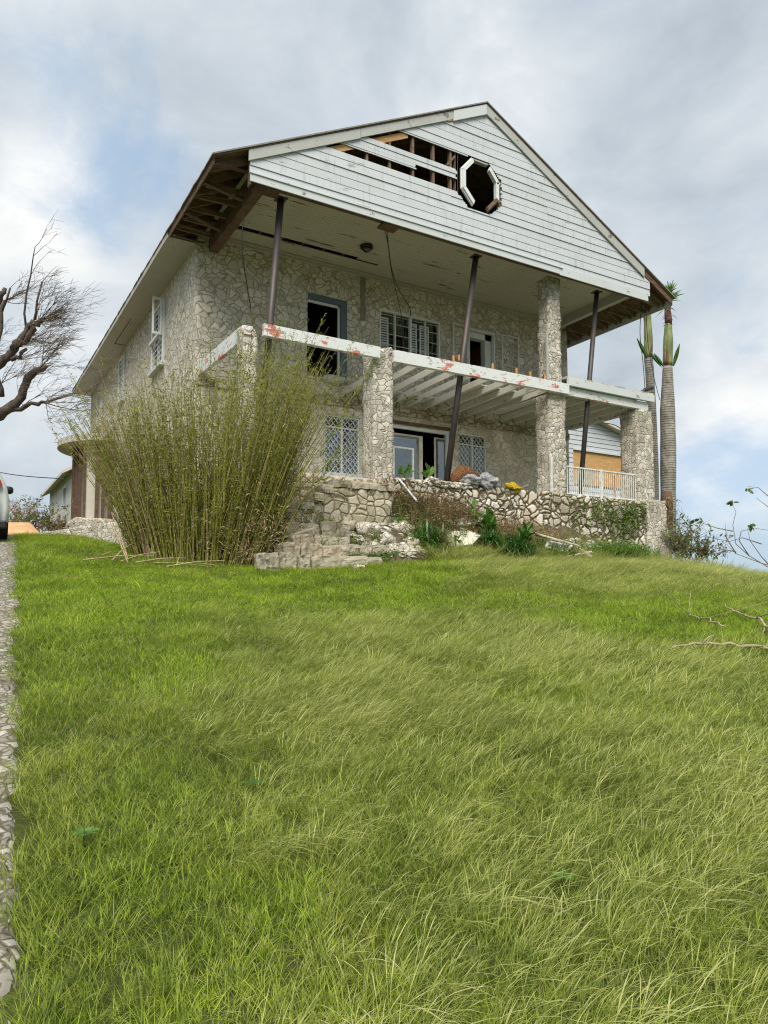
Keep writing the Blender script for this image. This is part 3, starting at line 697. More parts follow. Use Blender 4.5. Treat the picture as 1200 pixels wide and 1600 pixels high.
# --- veranda ceiling with a board missing
gy0, gy1 = 2.42, 2.60
MB().box(-.15, W - .35, GY + .15, gy0, ZCEIL, ZCEIL + .018).build('veranda_ceiling', M['ceiling'], house)
MB().box(-.15, W - .35, gy1 + .0, DW - .002, ZCEIL, ZCEIL + .018).build('veranda_ceiling', M['ceiling'], house)
MB().box(4.6, W - .35, gy0 + .002, gy1 - .002, ZCEIL + .001, ZCEIL + .017).build('veranda_ceiling', M['ceiling'], house)
MB().box(3.9, 4.595, gy0 + .002, gy0 + .09, ZCEIL + .001, ZCEIL + .017).build('veranda_ceiling', M['ceiling'], house)
for x in np.arange(.5, 12, .6): MB().box(x - .025, x + .025, GY + .15, DW, ZCEIL + .02, ZCEIL + .16).build('ceiling_joist', M['dark_wood'], house)
MB().box(-.15, W - .36, DW - .05, DW - .003, ZCEIL - .13, ZCEIL - .002).box(-.15, W - .36, DW - .09, DW - .052, ZCEIL - .06, ZCEIL - .002).build('cornice', M['soffit'], house, bevel=.004)
MB().box(-.06, .16, GY + .15, DW - .1, ZC - .02, ZCEIL - .003).build('side_girder', M['dark_wood'], house, bevel=.008)
MB().box(W - .48, W - .30, GY + .15, DW, ZC + .22, ZCEIL - .003).build('side_girder', M['soffit'], house, bevel=.006)
# holes where the posts once met the girder
for a, c in ((-.12, .45), (3.05, 3.5)): MB().box(a, c, GY + .0, GY + .3, ZC - .03, ZC + .025).build('girder_block', M['dark_wood'], house)
MB().box(2.05, 2.5, DW - .14, DW - .01, 7.86, 7.98).build('broken_bracket', M['trim'], house)
# --- stone pillars
def pillar(x0, x1, y0, y1, z0, z1, step=.06, taper=0, jag=0, mat=None):
    nx = max(2, round((x1 - x0) / step)); ny = max(2, round((y1 - y0) / step)); nz = max(2, round((z1 - z0) / step))
    ring = [(x0 + (x1 - x0) * i / nx, y0) for i in range(nx)] + [(x1, y0 + (y1 - y0) * i / ny) for i in range(ny)] + [(x1 - (x1 - x0) * i / nx, y1) for i in range(nx)] + [(x0, y1 - (y1 - y0) * i / ny) for i in range(ny)]
    b = MB(); n = len(ring); cx, cy = (x0 + x1) / 2, (y0 + y1) / 2
    for j in range(nz + 1):
        for (x, y) in ring:
            t = j / nz; s_ = 1 + taper * (1 - t); z = z0 + (z1 - z0) * t
            if jag and t > .8: z += jag * noise.noise(Vector((x * 6, y * 6, 1))) * (t - .8) * 5
            o_ = .016 * (noise.cell(Vector((x * 4.3, y * 4.3, z * 4.6))) - .5) + .012 * noise.noise(Vector((x * 6, y * 6, z * 6)))
            b.v.append((cx + (x - cx) * s_ + math.copysign(o_, x - cx), cy + (y - cy) * s_ + math.copysign(o_, y - cy), z))
    for j in range(nz):
        for i in range(n): i2 = (i + 1) % n; b.f.append((j * n + i, j * n + i2, (j + 1) * n + i2, (j + 1) * n + i))
    c = len(b.v); b.v.append((cx, cy, z1 + jag * .5)); b.f += [((nz) * n + i, nz * n + (i + 1) % n, c) for i in range(n)]
    return b
pl = lambda *a, **k: pillar(*a, **k).build('pillar', M['pillar'], house, True)
pl(-.24, .06, -.02, .26, 3.6, 7.46, jag=.14)
MB().box(-.215, -.02, -.07, .1, 7.30, 7.50).build('beam_end', M['beam'], house, bevel=.01)
pl(3.0, 3.50, -.04, .46, 3.7, 7.60, jag=.1)
pl(8.50, 9.06, -.06, .46, ZT - .1, ZBL - .03); pl(8.60, 9.02, .02, .42, ZB + .0, 10.62)
MB().box(8.55, 9.04, .0, .44, ZBL - .05, ZB + .05).build('pillar_core', M['chunk'], house)
pl(11.95, 12.60, -.08, .52, 2.7, ZBL + .0, taper=.10)
# --- beams of the fallen balcony
def bm(x0, x1, y0, y1, z0, z1, mat='beam', nm='balcony_beam'): MB().box(x0, x1, y0, y1, z0, z1).build(nm, M[mat], house, bevel=.008)
MB().beam((.18, -.14, 7.435), (3.08, -.14, 7.425), .12, .27).build('balcony_beam', M['beam'], house, bevel=.008)
MB().beam((3.46, -.15, 7.415), (9.10, -.17, 7.43), .12, .29).build('balcony_beam', M['beam'], house, bevel=.008)
bm(9.11, 12.45, -.10, .02, ZBL + .01, ZB - .04)
bm(9.12, 12.62, -.20, -.102, ZB - .03, ZB + .19, 'trim', 'balcony_fascia')
bm(9.12, 12.62, -.16, DW - .1, ZB + .19, ZB + .25, 'concrete', 'balcony_slab')
bm(12.30, 12.50, .03, DW - .1, ZBL + .05, ZB - .04)
MB().beam((-.10, .40, 7.46), (-.22, DW - .02, 7.40), .10, .34).build('balcony_beam', M['beam'], house, bevel=.008)
# white side panel of slats on the left return
b = MB()
for k in range(12):
    y = .5 + k * .215; b.box(-.165, -.15, y, y + .19, 7.27, 7.60)
b.build('side_panel', M['trim'], house)
# joists of the middle bay
for i, x in enumerate([3.75, 4.3, 4.85, 5.4, 5.95, 6.5, 7.05, 7.6, 8.15, 8.5]):
    zf = 7.42 if i % 3 else 7.40; ya = -.02 if i > 3 else random.uniform(.0, .2)
    MB().beam((x, ya, zf), (x + random.uniform(-.03, .03), DW - .01, 7.36), .055, .17).build('joist', M['joist'], house, bevel=.004)
for x in (9.5, 10.05, 10.6, 11.15, 11.7): MB().beam((x, .03, 7.40), (x, DW - .01, 7.38), .06, .2).build('joist', M['joist'], house, bevel=.004)
for x0, x1, y1 in ((6.6, 8.9, DW - .02), (9.12, 12.4, DW - .02)): MB().box(x0, x1, .05 if x0 > 9 else .9, y1, 7.50, 7.525).build('deck_boards', M['joist'], house)
MB().box(5.0, 6.6, 2.5, DW - .02, 7.46, 7.485).box(3.7, 5.2, 2.85, DW - .02, 7.47, 7.49).build('deck_boards', M['joist'], house)
# torn hanging scraps under the joists
for k in range(22):
    x = random.uniform(3.8, 6.8); y = random.uniform(2.2, 3.1); p = Vector((x, y, 7.34))
    MB().beam(p, p + Vector((random.uniform(-.2, .2), random.uniform(-.12, .12), random.uniform(-.28, .02))), .03, .012, (0, 1, .2)).build('torn_lath', M['dark_wood'], house)
# sawn ends of new timber on the beam
for x, l, t in ((5.25, .50, 0), (5.42, .42, .12), (6.50, .42, .02), (7.30, .44, .03), (7.78, .38, .0), (8.30, .44, .03)):
    MB().beam((x - .03, -.16, 7.66 + t * .4), (x + l * .55, .30, 7.66), .055, .15).build('joist_stub', M['stub'], house, bevel=.004)
# old corner board left on the upper pillar
MB().box(8.50, 8.56, .0, .05, ZB + .1, 9.0).build('corner_board', M['rake'], house); MB().box(8.45, 8.52, -.14, -.09, ZT + .05, 5.5).build('corner_board', M['white_metal'], house)
# --- metal railing of the right bay
rl = MB(); ry = -.02; rx0, rx1 = 9.12, 11.93; z0r, z1r = ZT + .05, 5.33
rl.box(rx0, rx1, ry - .025, ry + .025, z1r - .04, z1r).box(rx0, rx1, ry - .02, ry + .02, z0r, z0r + .035)
ro = rl.build('railing', M['white_metal'], house, bevel=.003)
for x in np.linspace(rx0 + .04, rx1 - .04, 34): MB().box(x - .011, x + .011, ry - .011, ry + .011, z0r + .035, z1r - .04).build('baluster', M['white_metal'], ro)
MB().box(10.42, 10.50, ry - .04, ry + .035, z0r - .03, z1r + .01).build('post', M['white_metal'], ro)
MB().box(11.05, 11.13, ry + .05, ry + .1, z0r, z1r - .1).build('backing_strip', M['stub'], ro)
# meter box and conduit on the wall, cement repair strip
MB().box(4.38, 4.52, DW - .08, DW - .0, 9.42, 9.56).build('switch_box', M['white_metal'], house, bevel=.006)
MB().box(4.44, 4.465, DW - .045, DW - .01, 8.3, 9.42).build('conduit', M['soffit'], house)
pillar(4.40, 4.54, DW - .012, DW + .02, 9.58, 10.95).build('cement_patch', M['cement'], house)
# ------------------------------------------------------------------ terrace and retaining wall
ter = thing('stone_terrace', (6, 0, 2.6), 'mortared rubble terrace wall carrying the veranda pillars and railing', 'terrace wall')
rw = wallgrid(3.3, 12.55, 2.3, ZT - .02, [], .055, lambda u, z, bk: (u, -.22 - .10 * (ZT - z) / 2 + bk * .5 + .06 * noise.noise(Vector((u * .8, z, 0))), z + (.05 * noise.noise(Vector((u * 3, 0, 0))) if z > ZT - .1 else 0)))
rw.build('retaining_wall', M['retain'], ter, True)
wallgrid(-.8, 3.35, 2.3, ZT - .1, [], .07, lambda u, z, bk: (u, -.12 + bk * .5, z)).build('retaining_wall', M['flank'], ter, True)
MB().box(-.33, 12.5, .16, DW + .34, ZT - .3, ZT - .01).build('terrace_floor', M['concrete'], ter)
wallgrid(-.2, DW, 2.3, ZT - .02, [], .09, lambda u, z, bk: (12.6 - bk * .3, u, z)).build('retaining_wall', M['retain'], ter, True)
pillar(12.0, 12.75, -.35, .45, 2.4, 4.55, taper=.25).build('buttress', M['pillar'], ter, True)
# stair: cheek wall stepping down to the left and four lower treads
stair = thing('stone_steps', (1.5, -1.8, 2.4), 'broken stone garden steps with a stepped cheek wall below the left pillar', 'steps')
cheek = MB()
def stone_row(b, x0, x1, y0, y1, z0, z1, mn=.22, mx=.46):
    x = x0
    while x < x1 - .02:
        wd = min(random.uniform(mn, mx), x1 - x)
        if x1 - x - wd < .12: wd = x1 - x
        h = (z1 - z0) * random.uniform(.84, 1.05); dy = random.uniform(-.07, .05); sd_ = random.uniform(0, 90)
        bb = pillar(x + .022, x + wd - .02, y0 + dy, y1 + dy * .5, z0, z0 + h, .035)
        cx_, cy_b, cz_ = x + wd / 2, (y0 + y1) / 2, z0 + h / 2; tl = random.uniform(-.06, .06)
        for q in bb.v:
            v = Vector(q); e = max(0, abs(v.x - cx_) / (wd / 2) - .75) + max(0, (v.z - cz_) / (h / 2) - .6) + max(0, (cy_b - v.y) / ((y1 - y0) / 2) - .85)
            n_ = noise.noise(v * 7 + Vector((sd_, 0, 0))) * .022 + noise.noise(v * 19) * .010
            k_ = 1 - max(0, e - .35) * .16
            b.v.append((cx_ + (v.x - cx_) * k_ + n_, v.y + n_ + (1 - k_) * .1, cz_ + (v.z - cz_) * k_ + n_ + tl * (v.x - cx_)))
        o_ = len(b.v) - len(bb.v); b.f += [tuple(i + o_ for i in f) for f in bb.f]
        x += wd
prof = [(445, 795), (470, 783), (490, 770), (504, 757), (520, 748)]
yC = -1.0
xs = [Py(p[0], p[1], yC).x for p in prof] + [Py(612, 750, yC).x]; zs_ = [Py(p[0], p[1], yC).z for p in prof]
for i in range(len(prof)):
    z1 = zs_[i]; x0 = xs[i]; x1 = xs[i + 1]
    bb = pillar(x0 + .0 , x1 - .012 + (.012 if i < len(prof) - 1 else 0), yC, yC + .40, 2.25, z1 - .17, .06); cheek.add(bb.v, bb.f)
cheek.build('cheek_wall', M['flank'], stair, True)
cap = MB()
for i in range(len(prof)):
    stone_row(cap, xs[i] - .02, xs[i + 1], yC - .03, yC + .42, zs_[i] - .167, zs_[i], .3, .5)
cap.build('coping', M['steps'], stair)
for i in range(len(prof) - 1):
    MB().box(xs[i], xs[i + 1] + .25, yC + .41, -.14, zs_[i] - .5, zs_[i] - .06).build('tread', M['steps'], stair)
for (px0, px1, pyt, pyb, y) in ((412, 600, 865, 884, -2.75), (446, 610, 848, 868, -2.35), (455, 548, 834, 849, -1.98), (448, 548, 815, 836, -1.62)):
    a = Py(px0, pyt, y); c = Py(px1, pyt, y); zb = Py(px0, pyb, y).z
    b = MB(); stone_row(b, a.x, c.x + random.uniform(-.1, .1), y, y + .5, zb - .12, (a.z + c.z) / 2, .24, .6)
    MB().box(a.x + .1, c.x - .1, y + .12, y + .6, zb - .4, (a.z + c.z) / 2 - .06).build('step_bed', M['soil'], stair)
    b.build('tread', M['steps'], stair)
# soil bank in front of the terrace
def bank_h(x, t):
    k = min(1, max(0, (4.2 - x) / 1.2)); return (.05 + (.95 * t ** 1.7) * (1 - k) + 1.25 * t ** .95 * k) * (1 if x < 9 else max(.15, 1 - (x - 9) / 4))
def bank():
    b = MB(); nx, ny = 90, 26
    for j in range(ny):
        for i in range(nx):
            x = 1.0 + 12.6 * i / (nx - 1); t = j / (ny - 1); yo = -2.0 + .35 * noise.noise(Vector((x * .8, 0, 4))) + .05 * max(0, x - 9); y = yo + (-.2 - yo) * t
            g = gz(x, y); top = g + bank_h(x, t) + .10 * noise.noise(Vector((x * 2, y * 2, 0))) * min(1, t * 4) + .05 * noise.noise(Vector((x * 7, y * 7, 0))) * min(1, t * 4)
            b.v.append((x, y, top - (.12 if j == 0 else 0)))
    b.f = [(j * nx + i, j * nx + i + 1, (j + 1) * nx + i + 1, (j + 1) * nx + i) for j in range(ny - 1) for i in range(nx - 1)]
    tag(b.build('soil_bank', M['soil'], smooth=True), 'dark soil bank below the terrace wall', None, None, 'structure')
bank()
def bank_z(x, y):
    yo = -2.0 + .35 * noise.noise(Vector((x * .8, 0, 4))) + .05 * max(0, x - 9); t = max(0, min(1, (y - yo) / (-.2 - yo)))
    g = gz(x, y)
    return g + bank_h(x, t) if t > 0 else g
def bank_pt(px, py):
    r = ray(px, py); t = 8
    while t < 30:
        p = CAM + r * t
        if p.z < (bank_z(p.x, p.y) if p.x > 1 else gz(p.x, p.y)): break
        t += .03
    return CAM + r * t
# ------------------------------------------------------------------ steel props
posts = [((440, 303), (409, 672), 'leaning dark steel prop on the left, its foot behind the bamboo', .078),
         ((745, 396), (700, 752), 'leaning dark steel prop standing in front of the sliding glass door', .078),
         ((934, 453), (912, 730), 'leaning dark steel prop behind the white metal railing', .07)]
for (t, bt, lab, r) in posts:
    a = Py(*t, -.02 if True else 0) ; a = Py(t[0], t[1], .06); c = Py(bt[0], bt[1], .06)
    a.z = 10.62; d = (c - a); k = (ZT - a.z) / d.z; c = a + d * k; c.y = .06 if True else 0
    a.y = .10; c.y = .12
    o = thing('steel_prop', c, lab, 'steel post', 'steel props under the gable')
    b = MB(); b.tube([a, c], r, 18); b.build('shaft', M['steel'], o, True)
    MB().box(c.x - .13, c.x + .13, c.y - .13, c.y + .13, ZT - .008, ZT + .012).build('base_plate', M['steel'], o)
    MB().box(a.x - .12, a.x + .12, a.y - .12, a.y + .12, 10.60, 10.625).build('top_plate', M['steel'], o)
# ------------------------------------------------------------------ ceiling fixtures and loose cables
p = Pz(573, 384, ZCEIL)
lt = thing('ceiling_lamp', p, 'small black lamp fixed under the veranda ceiling', 'lamp')
b = MB(); b.tube([p, p - Vector((0, 0, .07))], [.17, .17], 16); b.build('base', M['black'], lt, True)
b = MB(); b.tube([p - Vector((0, 0, .071)), p - Vector((0, 0, .12)), p - Vector((0, 0, .17))], [.14, .12, .05], 16); b.build('lamp_shade', M['dark_glass'], lt, True)
def cable(pts, r, lab, nm='loose_cable'):
    P = [Vector(p) for p in pts]; Q = []
    for i in range(len(P) - 1):
        p0 = P[max(i - 1, 0)]; p1 = P[i]; p2 = P[i + 1]; p3 = P[min(i + 2, len(P) - 1)]
        for k in range(5):
            t = k / 5; Q.append(.5 * ((2 * p1) + (p2 - p0) * t + (2 * p0 - 5 * p1 + 4 * p2 - p3) * t * t + (3 * p1 - p0 - 3 * p2 + p3) * t ** 3))
    Q.append(P[-1]); b = MB(); b.tube(Q, r, 6); o = b.build(nm, M['cable'], root=P[0], smooth=True); tag(o, lab, 'cable', 'loose cables')
cable([Py(604, 355, -.1), Py(607, 385, .6), Py(612, 420, 1.4), Py(622, 450, 2.3), Py(640, 480, 3.0), Py(641, 495, 3.1)], .012, 'right hand loose wire dangling from the gable towards the louvred window')
cable([Py(600, 356, -.1), Py(606, 380, .3), Py(611, 420, .9), Py(620, 460, 1.6), Py(628, 500, 2.2), Py(630, 540, 2.4)], .010, 'left hand loose wire dangling from the gable towards the louvred window')
cable([Py(385, 290, .0), Py(380, 340, .2), Py(378, 390, .3), Py(385, 440, .6), Py(392, 482, .8)], .012, 'loose wire hanging at the left corner of the veranda')
cable([Py(1003, 470, .3), Py(1000, 520, .3), Py(1005, 570, .3), Py(1008, 612, .2)], .012, 'loose wire hanging at the right end of the balcony')
cable([Py(1009, 478, .2), Py(1013, 540, .2), Py(1022, 590, .1), Py(1031, 625, .1)], .010, 'torn wire beside the palm at the right end of the balcony')
b = MB(); b.tube([Py(1000, 616, .1), Py(1008, 609, .1), Py(1020, 606, .1)], [.07, .06, .05], 10)
tag(b.build('bent_pipe', M['black'], root=Py(1000, 616, .1), smooth=True), 'short bent black pipe on the balcony corner', 'pipe')
pA = Pd(-60, 722, 40); pB = Pd(100, 748, 30)
b = MB(); b.tube([pA.lerp(pB, t) - Vector((0, 0, math.sin(math.pi * t) * .2)) for t in np.linspace(0, 1, 12)], .02, 5)
tag(b.build('utility_wire', M['cable'], root=pA), 'thin overhead wire crossing the sky towards the small outbuilding', 'wire')
# ------------------------------------------------------------------ rounded porch canopy at the far left
can = thing('porch_canopy', Px(135, 700, -.4), 'round concrete canopy slab over a rusty columned porch on the left side wall', 'canopy')
c0 = Px(147, 690, -.34); cy_ = 15.2; zt_ = 7.66
b = MB(); n = 28
poly = [(-.34 - 1.75 * math.sin(math.pi * i / (n - 1)), cy_ - 2.2 * math.cos(math.pi * i / (n - 1))) for i in range(n)]
b.prism(poly, lambda x, y: (x, y, zt_), lambda x, y: (x, y, zt_ - .24)); b.build('canopy_slab', M['concrete'], can)
b = MB()
for i in range(16):
    t = math.pi * (i + .5) / 16; x = -.34 - 1.15 * math.sin(t); y = cy_ - 1.6 * math.cos(t)
    b.box(x - .05, x + .05, y - .06, y + .06, 4.6, 7.415)
b.build('slatted_screen', M['dark_wood'], can)
pillar(-1.62, -.36, cy_ - 1.8, cy_ + 1.8, 3.2, 4.59, .12).build('porch_base', M['chunk'], can, True)
MB().box(-1.2, -.36, cy_ - 1.3, cy_ + 1.2, 4.6, 7.40).build('porch_core', M['plaster'], can)
# ------------------------------------------------------------------ outbuilding at the far left
D = 40.; z0 = Pd(100, 838, D).z
q = Pd(78, 770, D); q2 = Px(110, 740, q.x) if False else None
ob = thing('outbuilding', (q.x, q.y, z0), 'small cream rendered outbuilding with a pale tiled roof beyond the bamboo', 'outbuilding')
X0 = q.x; Y1 = q.y
def side_y(px, x): r = ray(px, 800); return CAM.y + r.y * (x - CAM.x) / r.x
ya = side_y(118, X0); yb = Y1; zw = Px(80, 772, X0).z
# long wall facing left, running in depth
wy0 = 20.0
wins = [(side_y(104, X0), side_y(98.5, X0), Px(100, 800, X0).z, Px(100, 762, X0).z)]
wallgrid(wy0, yb, z0 - 1.2, zw + .1, wins, .6, lambda u, z, bk: (X0 + bk * .25, u, z)).build('wall', M['plaster'], ob)
MB().box(X0 + .26, X0 + 5, yb - .25, yb, z0 - 1.2, zw + .1).box(X0 + .26, X0 + 5, wy0, wy0 + .25, z0 - 1.2, zw + .1).build('wall', M['plaster'], ob)
wa = wins[0]
wn = MB().box(X0 - .04, X0 + .1, wa[0], wa[0] + .12, wa[2], wa[3]).box(X0 - .04, X0 + .1, wa[1] - .12, wa[1], wa[2], wa[3]).box(X0 - .04, X0 + .1, wa[0] + .12, wa[1] - .12, wa[3] - .1, wa[3]).build('window', M['trim'], ob)
MB().box(X0 + .11, X0 + .13, wa[0], wa[1], wa[2], wa[3]).build('pane', M['dark_glass'], wn)
b = MB(); e0 = -.45; rz = zw + 1.9
b.add([(X0 + e0, wy0 - .3, zw), (X0 + e0, yb + .3, zw), (X0 + 2.6, yb + .3, rz), (X0 + 2.6, wy0 - .3, rz), (X0 + 5.5, yb + .3, zw), (X0 + 5.5, wy0 - .3, zw),
       (X0 + e0, wy0 - .3, zw - .13), (X0 + e0, yb + .3, zw - .13), (X0 + 2.6, yb + .3, rz - .25), (X0 + 2.6, wy0 - .3, rz - .25), (X0 + 5.5, yb + .3, zw - .13), (X0 + 5.5, wy0 - .3, zw - .13)],
      [(0, 3, 2, 1), (3, 5, 4, 2), (6, 7, 8, 9), (9, 8, 10, 11), (0, 1, 7, 6), (4, 5, 11, 10), (1, 2, 8, 7), (2, 4, 10, 8), (0, 6, 9, 3), (3, 9, 11, 5)]).build('roof', M['slab'], ob)
# low white stone wall in front of it
a = Pd(44, 840, 22); c = Pd(180, 838, 20); d = (c - a); nrm = Vector((d.y, -d.x, 0)).normalized() * .35
b = wallgrid(0, 1, -1.2, .42, [], .05, lambda u, z, bk: (a.x + d.x * u + nrm.x * -bk, a.y + d.y * u - nrm.y * bk, (a.z + d.z * u) - .02 + z * (.25 + .75 * u if z > 0 else 1) + (.06 * noise.noise(Vector((u * 14, 0, 0))) if z > .3 else 0)))
tag(b.build('low_wall', M['pillar'], smooth=True, root=a), 'low whitewashed rubble wall in front of the cream outbuilding', 'wall')
# ------------------------------------------------------------------ building seen through the right bay
D = 33.; rb = thing('neighbour_house', Pd(940, 790, D), 'white weatherboarded house with plywood over its window, seen through the right bay', 'house')
yb = 9.0
L = Py(880, 660, yb); Rr = Py(990, 690, yb); zt = Py(940, 700, yb)
xl = 12.9; xr = Py(984, 740, yb).x + .1
eave = Py(985, 688, yb); apex = Py(905, 648, yb); 
wz = lambda x: eave.z + (apex.z - eave.z) * (eave.x - x) / (eave.x - apex.x)
b = MB(); z = 4.0; x0 = xl - .0
win = (Py(896, 740, yb).x, Py(979, 740, yb).x, Py(940, 760, yb).z, Py(940, 709, yb).z)
while z < wz(x0) - .05:
    for (a_, c_) in ([(x0, xr)] if not (win[2] - .1 < z + .1 < win[3]) else [(x0, win[0]), (win[1], xr)]):
        poly = [(a_, z), (c_, z), (c_, min(z + .2, max(z, wz(c_)))), (a_, min(z + .2, wz(a_)))]
        if z + .2 > wz(c_):
            xi = eave.x - (z - eave.z) / (apex.z - eave.z) * (eave.x - apex.x)
            if xi <= a_ + .05: continue
            xt = max(a_, eave.x - (z + .2 - eave.z) / (apex.z - eave.z) * (eave.x - apex.x))
            poly = [(a_, z), (min(c_, xi), z), (min(c_, xt), z + .2), (a_, z + .2)]
            if xt <= a_ + .001: poly = [(a_, z), (xi, z), (a_, wz(a_))]
        b.prism(poly, lambda x, zz: (x, yb - .02 * (1 - (zz - z) / .2), zz), lambda x, zz: (x, yb + .15, zz))
    z += .21
b.build('siding', M['siding'], rb)
MB().box(win[0], win[1], yb + .02, yb + .06, win[2], win[3]).build('plywood_board', M['plywood'], rb)
b = MB(); b.box(win[0] - .02, win[1] + .05, yb - .06, yb + .01, win[3], win[3] + .07); b.box(xr - .12, xr + .02, yb - .05, yb + .14, 3.8, eave.z - .05).build('corner_board', M['trim'], rb)
b = MB(); dx = (eave.x - apex.x); sl = (apex.z - eave.z) / dx
pe = (xr + .25, wz(xr + .25)); pa = (apex.x - 1.5, wz(apex.x - 1.5))
b.prism([(pa[0], pa[1] + .02), (pe[0], pe[1] + .02), (pe[0], pe[1] + .17), (pa[0], pa[1] + .17)], lambda x, z: (x, yb - .35, z), lambda x, z: (x, yb + 6, z)); b.build('roof', M['slab'], rb)
MB().box(xr - .14, xr, yb + .16, yb + 6, 3.4, eave.z - .05).build('side_wall', M['siding'], rb)
MB().beam(Py(940, 753, yb - 1.5), Py(944, 690, yb - 1.5), .07, .07).build('downpipe', M['white_metal'], rb) if False else None
cable([Py(938, 660, 8.4), Py(960, 664, 8.4), Py(975, 674, 8.4), Py(984, 686, 8.4)], .02, 'wire arching over the roof of the white weatherboarded house')
# ------------------------------------------------------------------ debris on the terrace
def lump_obj(name, c, r, mat, lab, cat, seed=1, amp=.35, sq=2.0, group=None, n=40, m=26):
    b = MB(); b.blob((0, 0, 0), r, seed, n, m, amp, sq)
    b.v = [tuple(Vector(q) * (1 + .16 * noise.noise(Vector(q) * 9) + .10 * abs(noise.noise(Vector(q) * 20)))) for q in b.v]; o = b.build(name, mat, smooth=(sq <= 2)); o.location = c; tag(o, lab, cat, group); return o
p = Py(722, 752, -.05)
cu = MB(); P0 = [Py(708, 756, .0), Py(714, 745, -.02), Py(722, 738, -.02), Py(733, 739, -.04), Py(746, 747, -.06)]
cu.tube(P0, [.12, .16, .19, .15, .10], 12)
tag(cu.build('torn_cushion', M['cushion'], root=P0[0], smooth=True), 'folded brown vinyl cushion slumped on the terrace edge beside the steel prop', 'cushion')
lump_obj('plastic_bag', Py(735, 752, -.12), (.34, .2, .15), M['bag_grey'], 'grey plastic rubbish sack under the brown cushion', 'rubbish bag', 3, .5, group='grey rubbish bags')
lump_obj('plastic_bag', Py(760, 754, -.10), (.34, .24, .18), M['bag_grey'], 'crumpled grey plastic rubbish sack right of the brown cushion', 'rubbish bag', 8, .5, group='grey rubbish bags')
lump_obj('yellow_bag', Py(801, 764, -.10), (.26, .16, .11), M['bag_yellow'], 'crumpled bright yellow plastic bag on the terrace wall', 'bag', 5, .7)
b = MB(); b.beam(Py(783, 768, -.1), Py(796, 763, -.1), .1, .06); tag(b.build('green_rag', M['bag_green'], root=Py(783, 768, -.1), bevel=.01), 'dark green rag beside the yellow bag', 'rag')
b = MB(); b.beam(Py(795, 770, -.12), Py(826, 757, -.08), .02, .02); tag(b.build('stick', M['stick'], root=Py(795, 770, -.12)), 'thin stick leaning beside the yellow bag', 'stick')
for k, (px, py, s_) in enumerate(((690, 757, .28), (655, 756, .22), (722, 760, .26), (676, 752, .16))):
    lump_obj('wall_rubble', Py(px, py, -.15), (s_, .14, .08), M['chunk'], ['long pale rubble block lying on the terrace edge below the steel prop', 'pale rubble block on the terrace edge in front of the glass door', 'pale rubble block on the terrace edge below the brown cushion', 'small pale rubble block by the foot of the steel prop'][k], 'rubble', k + 20, .3, 3, 'rubble on the terrace edge')
b = MB(); b.beam(Py(622, 747, -.25), Py(652, 784, -.6), .05, .025, (0, -1, .4)); tag(b.build('white_plank', M['trim'], root=Py(655, 786, -.75)), 'narrow white plank leaning against the terrace in front of the glass door', 'plank')
# garden debris
def chunk(px, py, r, k, lab, group='stones lying in the grass', mat='chunk', f=None):
    p = (f or on_ground)(px, py); b = MB(); b.blob((0, 0, 0), r, k, 18, 12, .55, 2.6)
    o = b.build('limestone_chunk', M[mat], smooth=True); o.location = p + Vector((0, 0, r[2] * .35)); o.rotation_euler.z = k; tag(o, lab, 'stone', group); return o
chunk(463, 876, (.30, .22, .17), 1, 'knobbly pale stone in the grass at the foot of the steps')
chunk(443, 880, (.10, .08, .07), 2, 'small pale stone left of the knobbly stone at the steps')
chunk(561, 890, (.13, .09, .05), 3, 'flat white stone lying alone in the short grass')
chunk(600, 874, (.09, .08, .08), 4, 'pinkish stone on the grass right of the bottom step')
chunk(619, 862, (.14, .12, .10), 5, 'grey boulder at the right end of the bottom step')
chunk(740, 866, (.10, .07, .05), 6, 'small white stone in the grass below the pale slab')
chunk(714, 852, (.24, .15, .10), 7, 'pale rock propping up the broken slab')
chunk(868, 870, (.1, .08, .05), 8, 'small white stone beside the broken window panel')
big = [(540, 824, .17, 'squat pale rubble stone just right of the third step'), (575, 830, .20, 'large pale rubble stone in the middle of the collapsed bank'), (600, 846, .16, 'angular stone above the grey boulder'), (560, 800, .14, 'mossy stone high on the bank beside the cheek wall'),
       (628, 828, .18, 'rounded rubble stone left of the strap leaved clump'), (585, 856, .13, 'small block beside the end of the lowest tread'), (645, 852, .12, 'small dark rubble stone against the strap leaved clump'), (855, 848, .16, 'white rubble stone under the long plank'), (906, 862, .12, 'white rubble stone at the right edge of the debris')]
for k, (px, py, s_, lab) in enumerate(big):
    p = bank_pt(px, py); b = MB(); b.blob((0, 0, 0), (s_ * 1.3, s_, s_ * .75), k + 40, 14, 9, .55, 2.8); o = b.build('rubble_stone', M['chunk'] if k % 3 else M['steps'], smooth=True); o.location = p + Vector((0, 0, s_ * .15)); o.rotation_euler = (random.uniform(-.4, .4), random.uniform(-.4, .4), random.uniform(0, 6)); tag(o, lab, 'stone', 'rubble stones on the bank')
b = MB()
for k in range(240):
    px = random.choice([random.uniform(505, 665), random.uniform(530, 700), random.uniform(600, 860), random.uniform(835, 935)]); py = random.uniform(790, 864) if px < 700 else random.uniform(845, 868)
    s_ = random.uniform(.03, .10); p = bank_pt(px, py); b.blob(p + Vector((0, 0, s_ * .2)), (s_ * random.uniform(.9, 1.7), s_, s_ * .7), k + 90, 8, 6, .5, 2.8)
for k in range(70):
    s_ = random.uniform(.03, .09); p = bank_pt(random.uniform(560, 650), random.uniform(846, 870)); b.blob(p + Vector((0, 0, s_ * .2)), (s_ * 1.3, s_, s_ * .7), k + 400, 8, 6, .5, 2.8)
tag(b.build('rubble', M['chunk'], root=bank_pt(600, 840)), 'small broken stones strewn over the bank', None, None, 'stuff')
